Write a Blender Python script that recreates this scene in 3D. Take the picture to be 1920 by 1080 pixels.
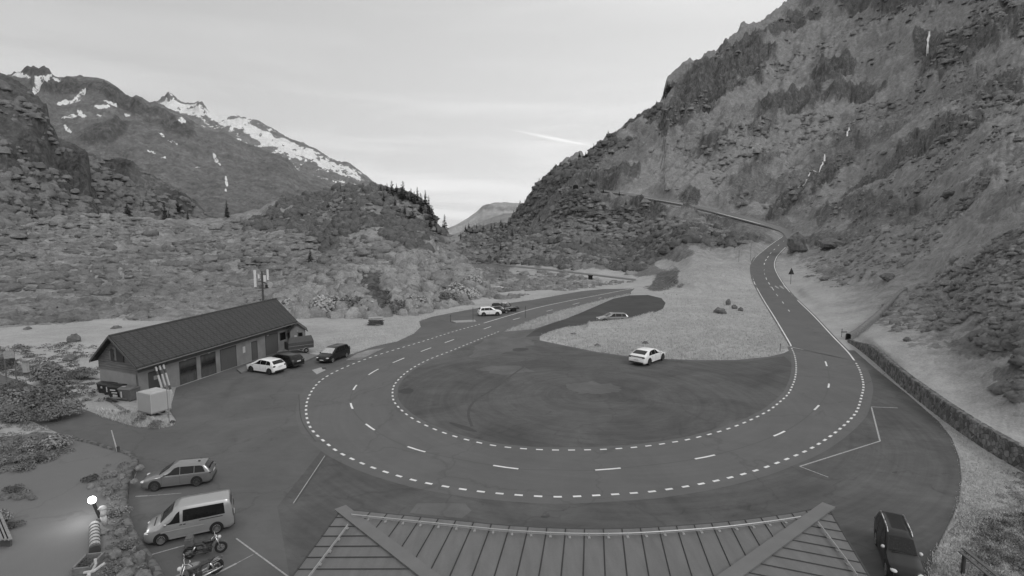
import bpy, math, random, hashlib
import numpy as np
from mathutils import Vector, Matrix
from mathutils.geometry import tessellate_polygon
random.seed(7); RS = np.random.RandomState(11)
SC = bpy.context.scene
for o in list(bpy.data.objects): bpy.data.objects.remove(o)
COL = SC.collection
rad = math.radians
# ------------------------------------------------------------------ camera
CH = 14.0; FP = 1000.0; TH = math.atan(0.1); ST, CT = math.sin(TH), math.cos(TH)
cam = bpy.data.cameras.new('camera'); co = bpy.data.objects.new('camera', cam); COL.objects.link(co)
cam.sensor_width = 36; cam.lens = FP/1920*36; cam.clip_end = 30000; cam.clip_start = .2
co.location = (0, 0, CH); co.rotation_euler = (math.pi/2-TH, 0, 0); SC.camera = co
# ------------------------------------------------------------------ sky
W = bpy.data.worlds.new('World'); SC.world = W; W.use_nodes = True
nt = W.node_tree; nt.nodes.clear()
def N(t, **k):
    n = nt.nodes.new(t)
    for a, b in k.items(): setattr(n, a, b)
    return n
def K(a, b): nt.links.new(a, b)
def mth(op, a, b=None, clamp=False):
    n = N('ShaderNodeMath', operation=op); n.use_clamp = clamp
    for i, v in enumerate((a, b)):
        if v is None: continue
        if isinstance(v, (int, float)): n.inputs[i].default_value = v
        else: K(v, n.inputs[i])
    return n.outputs[0]
SUN_EL, SUN_AZ = rad(38), rad(140)      # azimuth clockwise from +Y: behind the camera, to the right
sky = N('ShaderNodeTexSky', sky_type='NISHITA'); sky.sun_disc = False
sky.sun_elevation = SUN_EL; sky.sun_rotation = SUN_AZ; sky.air_density = 1.2; sky.dust_density = 2.5
skybw = N('ShaderNodeRGBToBW'); K(sky.outputs[0], skybw.inputs[0])
tc = N('ShaderNodeTexCoord'); sep = N('ShaderNodeSeparateXYZ'); K(tc.outputs['Generated'], sep.inputs[0])
X, Y, Z = sep.outputs
zc = mth('MAXIMUM', Z, 0.0)
# thin high overcast: paler towards the right and towards the horizon, brighter overhead
rp = N('ShaderNodeValToRGB'); K(zc, rp.inputs[0]); e = rp.color_ramp.elements
e[0].position = 0; e[0].color = (.74,)*3+(1,); e[1].position = 1; e[1].color = (.78,)*3+(1,)
for p, v in ((.08, .78), (.2, .70), (.36, .60), (.6, .66)):
    q = e.new(p); q.color = (v, v, v, 1)
ramp = N('ShaderNodeRGBToBW'); K(rp.outputs[0], ramp.inputs[0])
side = mth('MULTIPLY', mth('ADD', X, .22), .44)
base = mth('ADD', ramp.outputs[0], mth('MULTIPLY', mth('MAXIMUM', side, -.16), mth('MULTIPLY', mth('SUBTRACT', 1.0, zc), 1.0)))
mp = N('ShaderNodeMapping'); K(tc.outputs['Generated'], mp.inputs[0]); mp.inputs['Scale'].default_value = (1.5, 1.5, 13); mp.inputs['Rotation'].default_value = (0, rad(8), 0)
nz = N('ShaderNodeTexNoise'); K(mp.outputs[0], nz.inputs[0]); nz.inputs['Scale'].default_value = 1.35; nz.inputs['Detail'].default_value = 7; nz.inputs['Roughness'].default_value = .52; nz.inputs['Distortion'].default_value = .35
cl = N('ShaderNodeMapRange'); K(nz.outputs[0], cl.inputs[0]); cl.inputs[1].default_value = .48; cl.inputs[2].default_value = .80; cl.inputs[3].default_value = 0; cl.inputs[4].default_value = .20
base = mth('ADD', base, mth('MULTIPLY', cl.outputs[0], mth('MAXIMUM', mth('SUBTRACT', 3.4, mth('MULTIPLY', zc, 11.0)), .45)))
def dirv(px, py):
    v = Vector(((px-960)/FP, CT+(540-py)/FP*ST, -ST+(540-py)/FP*CT)); return v.normalized()
d1, d2 = dirv(955, 243), dirv(1125, 277); dn = d1.cross(d2).normalized(); dm = (d1+d2).normalized(); dl = (d2-d1).normalized()
def dot(v):
    n = N('ShaderNodeVectorMath', operation='DOT_PRODUCT'); K(tc.outputs['Generated'], n.inputs[0]); n.inputs[1].default_value = v; return n.outputs['Value']
off = mth('ABSOLUTE', mth('ADD', dot(dn), mth('MULTIPLY', mth('POWER', dot(dl), 2.0), .05))); al = mth('ABSOLUTE', mth('SUBTRACT', dot(dl), dl.dot(dm)))
wid = N('ShaderNodeMapRange'); K(al, wid.inputs[0]); wid.inputs[1].default_value = 0; wid.inputs[2].default_value = .088; wid.inputs[3].default_value = .0040; wid.inputs[4].default_value = .0006
ctr = mth('MULTIPLY', mth('DIVIDE', mth('SUBTRACT', wid.outputs[0], off), .0028, True), mth('MULTIPLY', mth('GREATER_THAN', dot(dm), .9), mth('LESS_THAN', al, .086)))
base = mth('ADD', base, mth('MULTIPLY', mth('MAXIMUM', ctr, 0.0), .34))
tot = mth('MULTIPLY', mth('ADD', mth('MULTIPLY', base, 10.2), mth('MULTIPLY', skybw.outputs[0], .13)), 1.0)
bg = N('ShaderNodeBackground'); bg.inputs[1].default_value = .1; cmb = N('ShaderNodeCombineColor')
for i in range(3): K(tot, cmb.inputs[i])
K(cmb.outputs[0], bg.inputs[0]); wo = N('ShaderNodeOutputWorld'); K(bg.outputs[0], wo.inputs[0])
# ------------------------------------------------------------------ sun (veiled)
sl = bpy.data.lights.new('sun', 'SUN'); sl.energy = 1.0; sl.angle = rad(14); sl.color = (1, 1, 1)
so = bpy.data.objects.new('sun', sl); COL.objects.link(so)
sd = Vector((math.sin(SUN_AZ)*math.cos(SUN_EL), math.cos(SUN_AZ)*math.cos(SUN_EL), math.sin(SUN_EL)))
so.rotation_euler = sd.to_track_quat('Z', 'Y').to_euler(); so.location = (60, -60, 80)
vs = SC.view_settings; vs.view_transform = 'Standard'; vs.look = 'None'; vs.exposure = 0; vs.gamma = 1
SC.cycles.volume_bounces = 0; SC.cycles.max_bounces = 6

# ------------------------------------------------------------------ pixel <-> place
def un(px, py, z):
    """numpy: photo pixel + depth along the view axis -> world"""
    px, py, z = np.broadcast_arrays(np.asarray(px, float), np.asarray(py, float), np.asarray(z, float))
    a = (px-960)/FP*z; b = (540-py)/FP*z
    return np.stack([a, z*CT+b*ST, CH-z*ST+b*CT], -1)
def planeZ(py, z=0.0):
    return (CH-z)/np.maximum(ST-((540-np.asarray(py, float))/FP)*CT, 1e-3)
def gnd(px, py, z=0.0):
    return Vector(un(px, py, planeZ(py, z)).tolist())
# ------------------------------------------------------------------ noise
_p = np.arange(256); np.random.RandomState(3).shuffle(_p); _p = np.concatenate([_p, _p, _p])
_g = np.random.RandomState(5).normal(size=(256, 3)); _g /= np.linalg.norm(_g, axis=1)[:, None]
def perlin(P):
    I = np.floor(P).astype(int); F = P-I; I &= 255; U = F*F*F*(F*(F*6-15)+10)
    r = 0
    for dx in (0, 1):
        for dy in (0, 1):
            for dz in (0, 1):
                h = _p[_p[_p[(I[..., 0]+dx) & 255]+((I[..., 1]+dy) & 255)]+((I[..., 2]+dz) & 255)]
                g = _g[h]; d = (g*(F-np.array([dx, dy, dz]))).sum(-1)
                w = (U[..., 0] if dx else 1-U[..., 0])*(U[..., 1] if dy else 1-U[..., 1])*(U[..., 2] if dz else 1-U[..., 2])
                r = r+w*d
    return r*1.5
def fbm(P, oct=5, gain=.5, lac=2.03, ridge=False):
    a, s, t = 1.0, 0, 0
    for i in range(oct):
        n = perlin(P+i*17.3)
        if ridge: n = 1-2*np.abs(n)*1.3
        s = s+a*n; t += a; a *= gain; P = P*lac
    return s/t
def smooth(x, a, b):
    t = np.clip((x-a)/(b-a), 0, 1); return t*t*(3-2*t)
# ------------------------------------------------------------------ 2D tools
def seg_dist(px, py, poly, closed=False):
    d = np.full(np.shape(px), 1e9); n = len(poly)
    for i in range(n if closed else n-1):
        x0, y0 = poly[i][:2]; x1, y1 = poly[(i+1) % n][:2]; dx, dy = x1-x0, y1-y0
        t = np.clip(((px-x0)*dx+(py-y0)*dy)/(dx*dx+dy*dy+1e-9), 0, 1)
        d = np.minimum(d, np.hypot(px-x0-t*dx, py-y0-t*dy))
    return d
def inside(px, py, poly):
    c = np.zeros(np.shape(px), bool); n = len(poly)
    for i in range(n):
        x0, y0 = poly[i]; x1, y1 = poly[(i+1) % n]
        if y0 == y1: continue
        m = ((y0 > py) != (y1 > py)) & (px < (x1-x0)*(py-y0)/(y1-y0)+x0); c ^= m
    return c
def catmull(pts, n=6, closed=False):
    P = np.array(pts, float); L = len(P); out = []
    rng = range(L) if closed else range(L-1)
    for i in rng:
        p1, p2 = P[i], P[(i+1) % L]
        p0 = P[i-1] if (i > 0 or closed) else 2*p1-p2
        p3 = P[(i+2) % L] if (closed or i+2 < L) else 2*p2-p1
        for k in range(n):
            t = k/n
            out.append(.5*((2*p1)+(-p0+p2)*t+(2*p0-5*p1+4*p2-p3)*t*t+(-p0+3*p1-3*p2+p3)*t**3))
    if not closed: out.append(P[-1])
    return np.array(out)
def resample(P, n=None, step=None):
    P = np.array(P, float); d = np.concatenate([[0], np.cumsum(np.linalg.norm(np.diff(P, axis=0), axis=1))])
    if n is None: n = max(2, int(d[-1]/step)+1)
    s = np.linspace(0, d[-1], n)
    return np.stack([np.interp(s, d, P[:, k]) for k in range(P.shape[1])], 1)
# ------------------------------------------------------------------ materials
MATS = {}
def g3(v): return (v, v, v, 1)
class MT:
    def __init__(s, name, rough=.8):
        s.m = bpy.data.materials.new(name); s.m.use_nodes = True; s.t = s.m.node_tree
        s.b = s.t.nodes['Principled BSDF']; s.b.inputs['Roughness'].default_value = rough
        s.tc = s.t.nodes.new('ShaderNodeTexCoord')
    def n(s, t, **k):
        x = s.t.nodes.new(t)
        for a, b in k.items(): setattr(x, a, b)
        return x
    def l(s, a, b): s.t.links.new(a, b)
    def math(s, op, a, b=None, clamp=False):
        n = s.n('ShaderNodeMath', operation=op); n.use_clamp = clamp
        for i, v in enumerate((a, b)):
            if v is None: continue
            if isinstance(v, (int, float)): n.inputs[i].default_value = v
            else: s.l(v, n.inputs[i])
        return n.outputs[0]
    def noise(s, scale, det=4, rough=.55, coord=None, stretch=None, dist=0):
        n = s.n('ShaderNodeTexNoise'); n.inputs['Scale'].default_value = scale; n.inputs['Detail'].default_value = det
        n.inputs['Roughness'].default_value = rough; n.inputs['Distortion'].default_value = dist
        c = coord or s.tc.outputs['Object']
        if stretch:
            m = s.n('ShaderNodeMapping'); m.inputs['Scale'].default_value = stretch; s.l(c, m.inputs[0]); c = m.outputs[0]
        s.l(c, n.inputs[0]); return n.outputs[0]
    def rng(s, v, a, b, c, d):
        n = s.n('ShaderNodeMapRange'); s.l(v, n.inputs[0])
        for i, q in enumerate((a, b, c, d)): n.inputs[i+1].default_value = q
        return n.outputs[0]
    def mix(s, f, a, b):
        n = s.n('ShaderNodeMix'); n.data_type = 'FLOAT'
        for i, v in zip((0, 2, 3), (f, a, b)):
            if isinstance(v, (int, float)): n.inputs[i].default_value = v
            else: s.l(v, n.inputs[i])
        return n.outputs[0]
    def attr(s, name):
        n = s.n('ShaderNodeAttribute'); n.attribute_name = name; return n.outputs['Fac']
    def grey(s, v):
        n = s.n('ShaderNodeCombineColor')
        for i in range(3): s.l(v, n.inputs[i])
        s.l(n.outputs[0], s.b.inputs['Base Color'])
    def bump(s, v, strength=.3, dist=.1):
        n = s.n('ShaderNodeBump'); n.inputs['Strength'].default_value = strength; n.inputs['Distance'].default_value = dist
        s.l(v, n.inputs['Height']); s.l(n.outputs[0], s.b.inputs['Normal'])
def mat(name, v, rough=.7, var=.12, scale=6, metal=0, bump=0, coat=0, spec=None, stretch=None):
    if name in MATS: return MATS[name]
    M = MT(name, rough); n = M.noise(scale, 5, .6, stretch=stretch)
    M.grey(M.rng(n, .25, .75, v*(1-var), v*(1+var)))
    M.b.inputs['Metallic'].default_value = metal
    if coat: M.b.inputs['Coat Weight'].default_value = coat; M.b.inputs['Coat Roughness'].default_value = .06
    if spec is not None: M.b.inputs['Specular IOR Level'].default_value = spec
    if bump: M.bump(n, bump, .02)
    MATS[name] = M.m; return M.m
# ------------------------------------------------------------------ object plumbing
ORD = ['first', 'second', 'third', 'fourth', 'fifth', 'sixth', 'seventh', 'eighth', 'ninth', 'tenth', 'eleventh', 'twelfth', 'thirteenth', 'fourteenth', 'fifteenth', 'sixteenth', 'seventeenth', 'eighteenth', 'nineteenth', 'twentieth', 'twenty-first', 'twenty-second', 'twenty-third', 'twenty-fourth']
def tag(o, label=None, cat=None, group=None, kind=None):
    if label: o['label'] = label
    if cat: o['category'] = cat
    if group: o['group'] = group
    if kind: o['kind'] = kind
    return o
def empty(name, loc, rz=0, label=None, cat=None, group=None, scale=1):
    o = bpy.data.objects.new(name, None); COL.objects.link(o); o.location = loc; o.rotation_euler = (0, 0, rz)
    o.scale = (scale,)*3; o.empty_display_size = .2
    return tag(o, label, cat, group)
def raw(name, V, F, m, parent=None, smooth=False, attrs=None):
    me = bpy.data.meshes.new(name)
    V = np.asarray(V, float)
    if isinstance(F, np.ndarray):
        k = F.shape[1]; me.vertices.add(len(V)); me.vertices.foreach_set('co', V.ravel())
        me.loops.add(F.size); me.loops.foreach_set('vertex_index', F.ravel().astype(np.int32))
        me.polygons.add(len(F)); me.polygons.foreach_set('loop_start', np.arange(0, F.size, k, dtype=np.int32))
        me.update(calc_edges=True)
    else:
        me.from_pydata(V.tolist(), [], F); me.update()
    if smooth: me.polygons.foreach_set('use_smooth', [True]*len(me.polygons))
    for a, v in (attrs or {}).items():
        at = me.attributes.new(a, 'FLOAT', 'POINT'); at.data.foreach_set('value', np.asarray(v, np.float32).ravel())
    for q in (m if isinstance(m, (list, tuple)) else [m]): me.materials.append(q)
    o = bpy.data.objects.new(name, me); COL.objects.link(o)
    if parent: o.parent = parent
    return o
def grid_faces(nr, nc):
    i = np.arange(nr-1)[:, None]*nc+np.arange(nc-1)[None]
    return np.stack([i, i+1, i+nc+1, i+nc], -1).reshape(-1, 4)
class MB:
    def __init__(s): s.v = []; s.f = []
    def add(s, V, F, mtx=None):
        b = len(s.v)
        for p in V: s.v.append(tuple(mtx @ Vector(p)) if mtx else tuple(p))
        for f in F: s.f.append([i+b for i in f])
        return s
    def box(s, c, d, rz=0, mtx=None, ry=0, rx=0):
        x, y, z = [q/2 for q in d]
        V = [(-x, -y, -z), (x, -y, -z), (x, y, -z), (-x, y, -z), (-x, -y, z), (x, -y, z), (x, y, z), (-x, y, z)]
        M_ = Matrix.Translation(c) @ Matrix.Rotation(rz, 4, 'Z') @ Matrix.Rotation(ry, 4, 'Y') @ Matrix.Rotation(rx, 4, 'X')
        if mtx: M_ = mtx @ M_
        return s.add(V, [(3, 2, 1, 0), (4, 5, 6, 7), (0, 1, 5, 4), (1, 2, 6, 5), (2, 3, 7, 6), (3, 0, 4, 7)], M_)
    def tube(s, p0, p1, r0, r1=None, n=8, cap=True):
        r1 = r0 if r1 is None else r1; p0, p1 = Vector(p0), Vector(p1); d = (p1-p0)
        q = d.to_track_quat('Z', 'Y').to_matrix()
        V = []
        for p, r in ((p0, r0), (p1, r1)):
            for k in range(n):
                a = 2*math.pi*k/n; V.append(p+q @ Vector((r*math.cos(a), r*math.sin(a), 0)))
        F = [(k, (k+1) % n, n+(k+1) % n, n+k) for k in range(n)]
        if cap: F += [tuple(range(n))[::-1], tuple(range(n, 2*n))]
        return s.add(V, F)
    def path(s, P, r, n=6):
        for a, b in zip(P[:-1], P[1:]): s.tube(a, b, r, r, n)
        return s
    def ell(s, c, r, nu=10, nv=7, jit=0, rz=0, seed=0, mtx=None):
        rn = random.Random(seed); V = []
        for i in range(nv+1):
            t = math.pi*i/nv
            for j in range(nu):
                p = 2*math.pi*j/nu; k = 1+rn.uniform(-jit, jit)
                V.append(Vector((r[0]*math.sin(t)*math.cos(p)*k, r[1]*math.sin(t)*math.sin(p)*k, r[2]*math.cos(t)*k)))
        M_ = Matrix.Translation(c) @ Matrix.Rotation(rz, 4, 'Z')
        if mtx: M_ = mtx @ M_
        F = [(i*nu+j, (i+1)*nu+j, (i+1)*nu+(j+1) % nu, i*nu+(j+1) % nu) for i in range(nv) for j in range(nu)]
        return s.add(V, F, M_)
    def torus(s, c, R, r, n=18, m=7, axis='Y', sy=1.0):
        V = []
        for i in range(n):
            a = 2*math.pi*i/n
            for j in range(m):
                b = 2*math.pi*j/m; rr = R+r*math.cos(b); h = r*math.sin(b)*sy
                V.append(Vector(c)+Vector((rr*math.cos(a), h, rr*math.sin(a))))
        return s.add(V, [(i*m+j, i*m+(j+1) % m, ((i+1) % n)*m+(j+1) % m, ((i+1) % n)*m+j) for i in range(n) for j in range(m)])
    def disc(s, c, r, y, n=20, r0=0):
        """disc in the XZ plane facing +/-y"""
        V = [Vector((c[0]+r*math.cos(2*math.pi*k/n), y, c[2]+r*math.sin(2*math.pi*k/n))) for k in range(n)]
        return s.add(V, [tuple(range(n))])
    def prism(s, pts, z0, z1):
        n = len(pts)
        return s.add([(x, y, z0) for x, y in pts]+[(x, y, z1) for x, y in pts],
                     [tuple(range(n))[::-1], tuple(range(n, 2*n))]+[(k, (k+1) % n, n+(k+1) % n, n+k) for k in range(n)])
    def build(s, name, m, parent=None, smooth=False, bevel=0, label=None):
        o = raw(name, s.v, s.f, m, parent, smooth)
        import bmesh
        bm = bmesh.new(); bm.from_mesh(o.data)
        bmesh.ops.delete(bm, geom=[v for v in bm.verts if not v.link_faces], context='VERTS')
        bmesh.ops.remove_doubles(bm, verts=bm.verts, dist=1e-5)
        bmesh.ops.recalc_face_normals(bm, faces=bm.faces); bm.to_mesh(o.data); bm.free()
        if smooth: o.data.polygons.foreach_set('use_smooth', [True]*len(o.data.polygons))
        if bevel:
            b = o.modifiers.new('b', 'BEVEL'); b.width = bevel; b.segments = 2; b.limit_method = 'ANGLE'
        if label: o['label'] = label
        return o
# ================================================================== road and ground lines (photo pixels)
OUTER = [(900,608),(850,622),(790,641),(740,656),(690,672),(635,694),(600,715),(582,738),(574,763),(577,790),(588,810),(613,832),(635,848),(665,863),(707,880),(773,900),(832,912),(900,922),(977,929),(1048,932),(1123,929),(1200,924),(1238,920),(1307,909),(1368,896),(1425,880),(1473,862),(1515,844),(1547,825),(1573,806),(1593,788),(1607,770),(1615,745),(1619,723),(1613,697),(1603,677)]
INNER = [(935,622),(897,637),(870,648),(843,659),(800,676),(768,694),(748,711),(738,725),(736,740),(740,755),(757,773),(777,787),(803,800),(833,812),(872,824),(922,835),(973,841),(1030,844),(1092,844),(1150,842),(1210,837),(1265,829),(1292,824),(1340,812),(1380,799),(1415,784),(1443,769),(1462,754),(1477,740),(1485,725),(1491,708),(1493,688),(1490,667),(1483,650)]
LFAR = [(1187,541),(1165,545),(1140,550),(1073,563),(1007,577),(957,591),(907,606)]          # solid, outer side
RL = [(1483,650),(1480,643),(1453,597),(1430,560),(1413,527),(1409,503),(1411.7,490),(1423,477),(1447,458),(1466,445),(1471,440),(1465,436),(1447,430),(1390,415),(1323,397),(1280,387),(1225,377),(1180,369),(1130,361),(1085,355)]
RR = [(1603,677),(1590,660),(1563,632),(1527,593),(1493,560),(1473,537),(1458,513),(1453,497),(1457,483),(1465,473),(1474,464),(1481,455),(1486,444),(1483,435),(1462,427),(1447,423),(1380,403),(1280,382),(1225,371),(1180,364),(1130,357),(1088,352)]
LOWER = [(1192,525),(1150,520),(1100,514),(1050,508),(1000,503),(960,499),(925,494)]
WALLB = [(1588,641),(1605,652),(1640,680),(1680,717),(1713,745),(1780,797),(1850,845),(1930,892),(2010,935)]
PLANE = [(-400,1600),(-400,540),(600,555),(880,566),(1000,556),(1130,541),(1200,538),(1250,548),(1300,563),(1400,560),(1440,566),(1490,566),(1520,592),(1562,636)]+WALLB+[(2200,1000),(2200,1600)]
# scattered depths of the hillside: (px, py, depth)
CP = [(1409,503,157),(1453,497,160),(1423,477,174),(1463,475,176),(1447,458,190),(1480,456,193),(1470,440,216),(1485,438,220),(1390,411,238),(1280,385,265),(1180,367,300),(1082,354,338),
 (1588,636,70.5),(1640,664,60.5),(1680,687,55.5),(1730,718,50.2),(1800,765,44),(1860,803,39.8),(1920,838,36.5),(2010,890,33),
 (1640,640,64),(1700,665,57),(1760,700,51),(1840,740,45),(1920,760,41),
 (1900,690,46),(1800,690,52),(1750,640,60),(1650,600,78),(1920,560,58),(1830,560,68),(1750,560,82),(1600,560,102),(1550,590,92),(1540,540,118),(1500,500,150),
 (1650,480,125),(1800,450,100),(1920,400,85),(1700,400,150),(1560,440,180),(1500,400,232),(1600,380,205),(1800,320,140),(1920,220,150),(1750,200,250),(1600,250,300),(1500,300,300),(1450,200,400),(1300,320,330),(1300,200,440),(1920,40,260),(1780,60,330),(1700,-20,420),(1500,0,540),(1400,60,510),(1240,210,470),(1100,290,440),(1000,370,430),(960,430,410),(880,430,470),
 (1200,340,330),(1400,350,280),(1100,340,352),(1000,450,330),(1100,420,310),(1200,450,262),(1200,400,290),(1350,445,228),(1300,478,165),(1400,478,165),(1350,520,140),(1250,500,176),(1215,510,176),(1150,515,186),(1192,525,162),(1050,508,212),(925,494,278),(1050,480,236),(950,460,310),(870,480,300),(880,530,170),(1000,530,160),(1100,525,160),(1700,-250,480),(2100,-100,260),(2100,300,100),(1450,-250,640),(2100,600,46),(2150,860,31)]
_b = resample(np.array([p for p in PLANE if 540 <= p[1] <= 1005 and p[0] > 500], float), step=28)
_pl = [(x, y+d, float(planeZ(y+d))) for x, y in _b for d in (4, 34)]
_C = np.array(CP+_pl, float); _X = _C[:, :2]/500.; _Y = np.log(_C[:, 2])
def _tk(d): return d*d*np.log(d+1e-9)
_n = len(_X); _A = np.zeros((_n+3, _n+3)); _A[:_n, :_n] = _tk(np.linalg.norm(_X[:, None]-_X[None], axis=2))+np.eye(_n)*1e-3
_A[:_n, _n] = 1; _A[:_n, _n+1:] = _X; _A[_n, :_n] = 1; _A[_n+1:, :_n] = _X.T
_w = np.linalg.solve(_A, np.concatenate([_Y, np.zeros(3)]))
def tps(px, py):
    s = np.shape(px); q = np.stack([np.ravel(px), np.ravel(py)], 1)/500.; out = np.empty(len(q))
    for i in range(0, len(q), 20000):
        c = q[i:i+20000]; d = np.linalg.norm(c[:, None]-_X[None], axis=2)
        out[i:i+20000] = _tk(d) @ _w[:_n]+_w[_n]+c @ _w[_n+1:]
    return np.exp(out).reshape(s)
def depth(px, py):
    px, py = np.broadcast_arrays(np.asarray(px, float), np.asarray(py, float))
    inn = inside(px, py, PLANE); d = seg_dist(px, py, PLANE, True); d = np.where(inn, -d, d)
    zp = planeZ(np.maximum(py, 470)); f = smooth(d, 0, 30)
    zt = np.where(d > 0, tps(px, py), zp)
    return np.exp((1-f)*np.log(zp)+f*np.log(zt))
def surf(px, py, lift=0):
    p = un(px, py, depth(px, py)); p = np.array(p); p[..., 2] += lift; return p
def sv(px, py, lift=0): return Vector(surf(px, py, lift).tolist())
TOPC = [(-400,548),(820,548),(845,505),(862,455),(880,430),(950,424),(961,405),(985,380),(1010,345),(1050,310),(1100,290),(1150,250),(1190,228),(1235,210),(1250,172),(1300,130),(1345,108),(1390,50),(1430,30),(1490,-2),(1530,-12),(1545,6),(1560,-8),(1600,-60),(1700,-180),(1900,-260),(2250,-280)]
# -------- ground materials
def terrain_mat(name, grass, scrub, rock, sc=1.0, flat_lit=0, grain=.3, bumpd=.25, snow=False, fine=1.0, micro=.38):
    M = MT(name, .95); M.b.inputs['Specular IOR Level'].default_value = .15
    n1 = M.noise(.9*sc, 6, .62); n2 = M.noise(.12*sc, 5, .6, dist=.6); n3 = M.noise(6*sc, 4, .7)
    nr = M.noise(.6*sc, 10, .8, stretch=(1, 1, .4), dist=.8)
    g = M.rng(n3, .3, .7, grass*(1-grain*.6), grass*(1+grain*.6)); g = M.math('MULTIPLY', g, M.rng(n2, .3, .7, .84, 1.12))
    if flat_lit: g = M.math('MULTIPLY', g, M.mix(M.attr('flat_lit'), 1.0, flat_lit))  # flats get brighter grass; their stronger light is put into the colour
    s = M.rng(n1, .35, .68, scrub*.62, scrub*1.35)
    r = M.rng(nr, .39, .62, rock*.35, rock*1.75)
    fs = M.rng(M.math('ADD', M.attr('scrub'), M.math('MULTIPLY', M.math('SUBTRACT', n1, .5), 2.0)), .38, .62, 0, 1)
    fr = M.rng(M.math('ADD', M.attr('rock'), M.math('MULTIPLY', M.math('SUBTRACT', nr, .5), 3.0)), .40, .64, 0, 1)
    c = M.mix(fr, M.mix(fs, g, s), r)
    if snow:
        ns = M.noise(.22*sc, 9, .78, dist=.6)
        f = M.rng(M.math('ADD', M.attr('snow'), M.math('MULTIPLY', M.math('SUBTRACT', ns, .5), 1.5)), .49, .52, 0, 1)
        c = M.mix(f, c, .92)
    nA = M.noise(.42*sc, 10, .78, dist=.3); nB = M.noise(1.1*sc, 7, .75)
    wl = M.math('SUBTRACT', 1.0, M.math('MULTIPLY', M.attr('flat_lit'), .72)) if flat_lit else 1.0
    c0 = M.math('MULTIPLY', M.rng(nA, .32, .68, 1-micro, 1+micro), M.rng(nB, .55, .66, 1.0, 1-micro)); c = M.math('MULTIPLY', c, M.mix(wl, 1.0, c0))
    if snow: c = M.mix(f, c, M.rng(nA, .3, .7, .55, .95))
    M.grey(c); M.bump(M.math('ADD', n1, M.math('MULTIPLY', n3, .35*fine)), .55, bumpd)
    return M.m
mt_ground = terrain_mat('meadow_and_hillside', .245, .165, .105, sc=1.0, bumpd=.45, flat_lit=1.55)
# -------- blobs: (cx, cy, rx, ry, angle deg, strength)
def blobs(px, py, L, jit):
    m = np.zeros(np.shape(px))
    for cx, cy, rx, ry, a, s in L:
        a = rad(a); dx, dy = px-cx, -(py-cy)
        u = (dx*math.cos(a)+dy*math.sin(a))/rx; v = (-dx*math.sin(a)+dy*math.cos(a))/ry
        m = np.maximum(m, s*smooth(1.25-np.hypot(u, v)+jit*.5, 0, .5))
    return m
ROCKR = [(1330,175,75,38,30,1),(1400,120,60,42,30,1),(1270,235,60,24,28,.9),(1480,205,70,26,15,.9),(1560,150,48,24,20,1),(1590,190,60,16,10,.9),(1640,20,130,22,0,.8),(1480,60,60,22,30,.8),
 (1757,120,42,50,80,1),(1830,95,60,22,20,.9),(1890,60,50,30,30,.9),(1800,255,60,22,30,.9),(1720,290,70,16,35,.8),(1660,330,80,18,35,.8),(1880,180,60,20,30,.8),(1550,345,70,18,42,.9),(1480,390,50,18,30,.9),(1320,408,66,9,-14,1),(1208,392,34,15,-10,1),(1290,376,24,8,-5,1),(1600,400,90,14,15,.7),(1660,410,70,10,10,.7),
 (1340,280,46,20,25,.8),(1430,260,40,16,30,.7),(1150,345,60,14,10,.9),(1110,350,40,16,0,.8),(1250,525,30,15,-5,.9),(1235,540,24,8,0,.9),(1060,528,60,10,0,.5),(1490,470,16,14,0,1),(1530,462,42,9,0,.7),(1700,385,40,9,0,.5),(1850,350,60,18,35,.6),(1420,330,50,12,30,.7),(1880,300,40,20,30,.5)]
SCRUBR = [(1050,440,110,60,0,1),(1180,430,150,40,0,.95),(1330,440,110,28,0,.85),(930,460,80,60,0,1),(1060,370,100,50,30,.9),(1180,300,110,30,35,.7),(1230,470,70,24,0,.9),(1100,490,160,14,-5,.9),(1420,420,60,16,-10,.7),
 (1830,655,70,24,-10,.8),(1780,620,80,22,20,.45),(1900,705,45,20,-10,.75),(1700,570,80,18,35,.5),(1790,540,80,20,30,.5),(1880,500,60,28,30,.55),(1580,455,90,14,5,.7),(1640,430,120,22,20,.7),(1540,500,60,18,-20,.5),(1750,420,100,20,20,.5),(1430,365,80,24,10,.7),(1550,320,110,28,38,.7),(1640,260,120,28,35,.55),(1780,190,120,24,30,.6),(1880,400,60,24,35,.6),(1350,250,90,40,20,.5),(1000,530,110,12,0,.5),(1850,1010,60,50,0,.8),(1930,960,60,40,0,.5),(1215,508,34,10,0,.8)]
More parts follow.
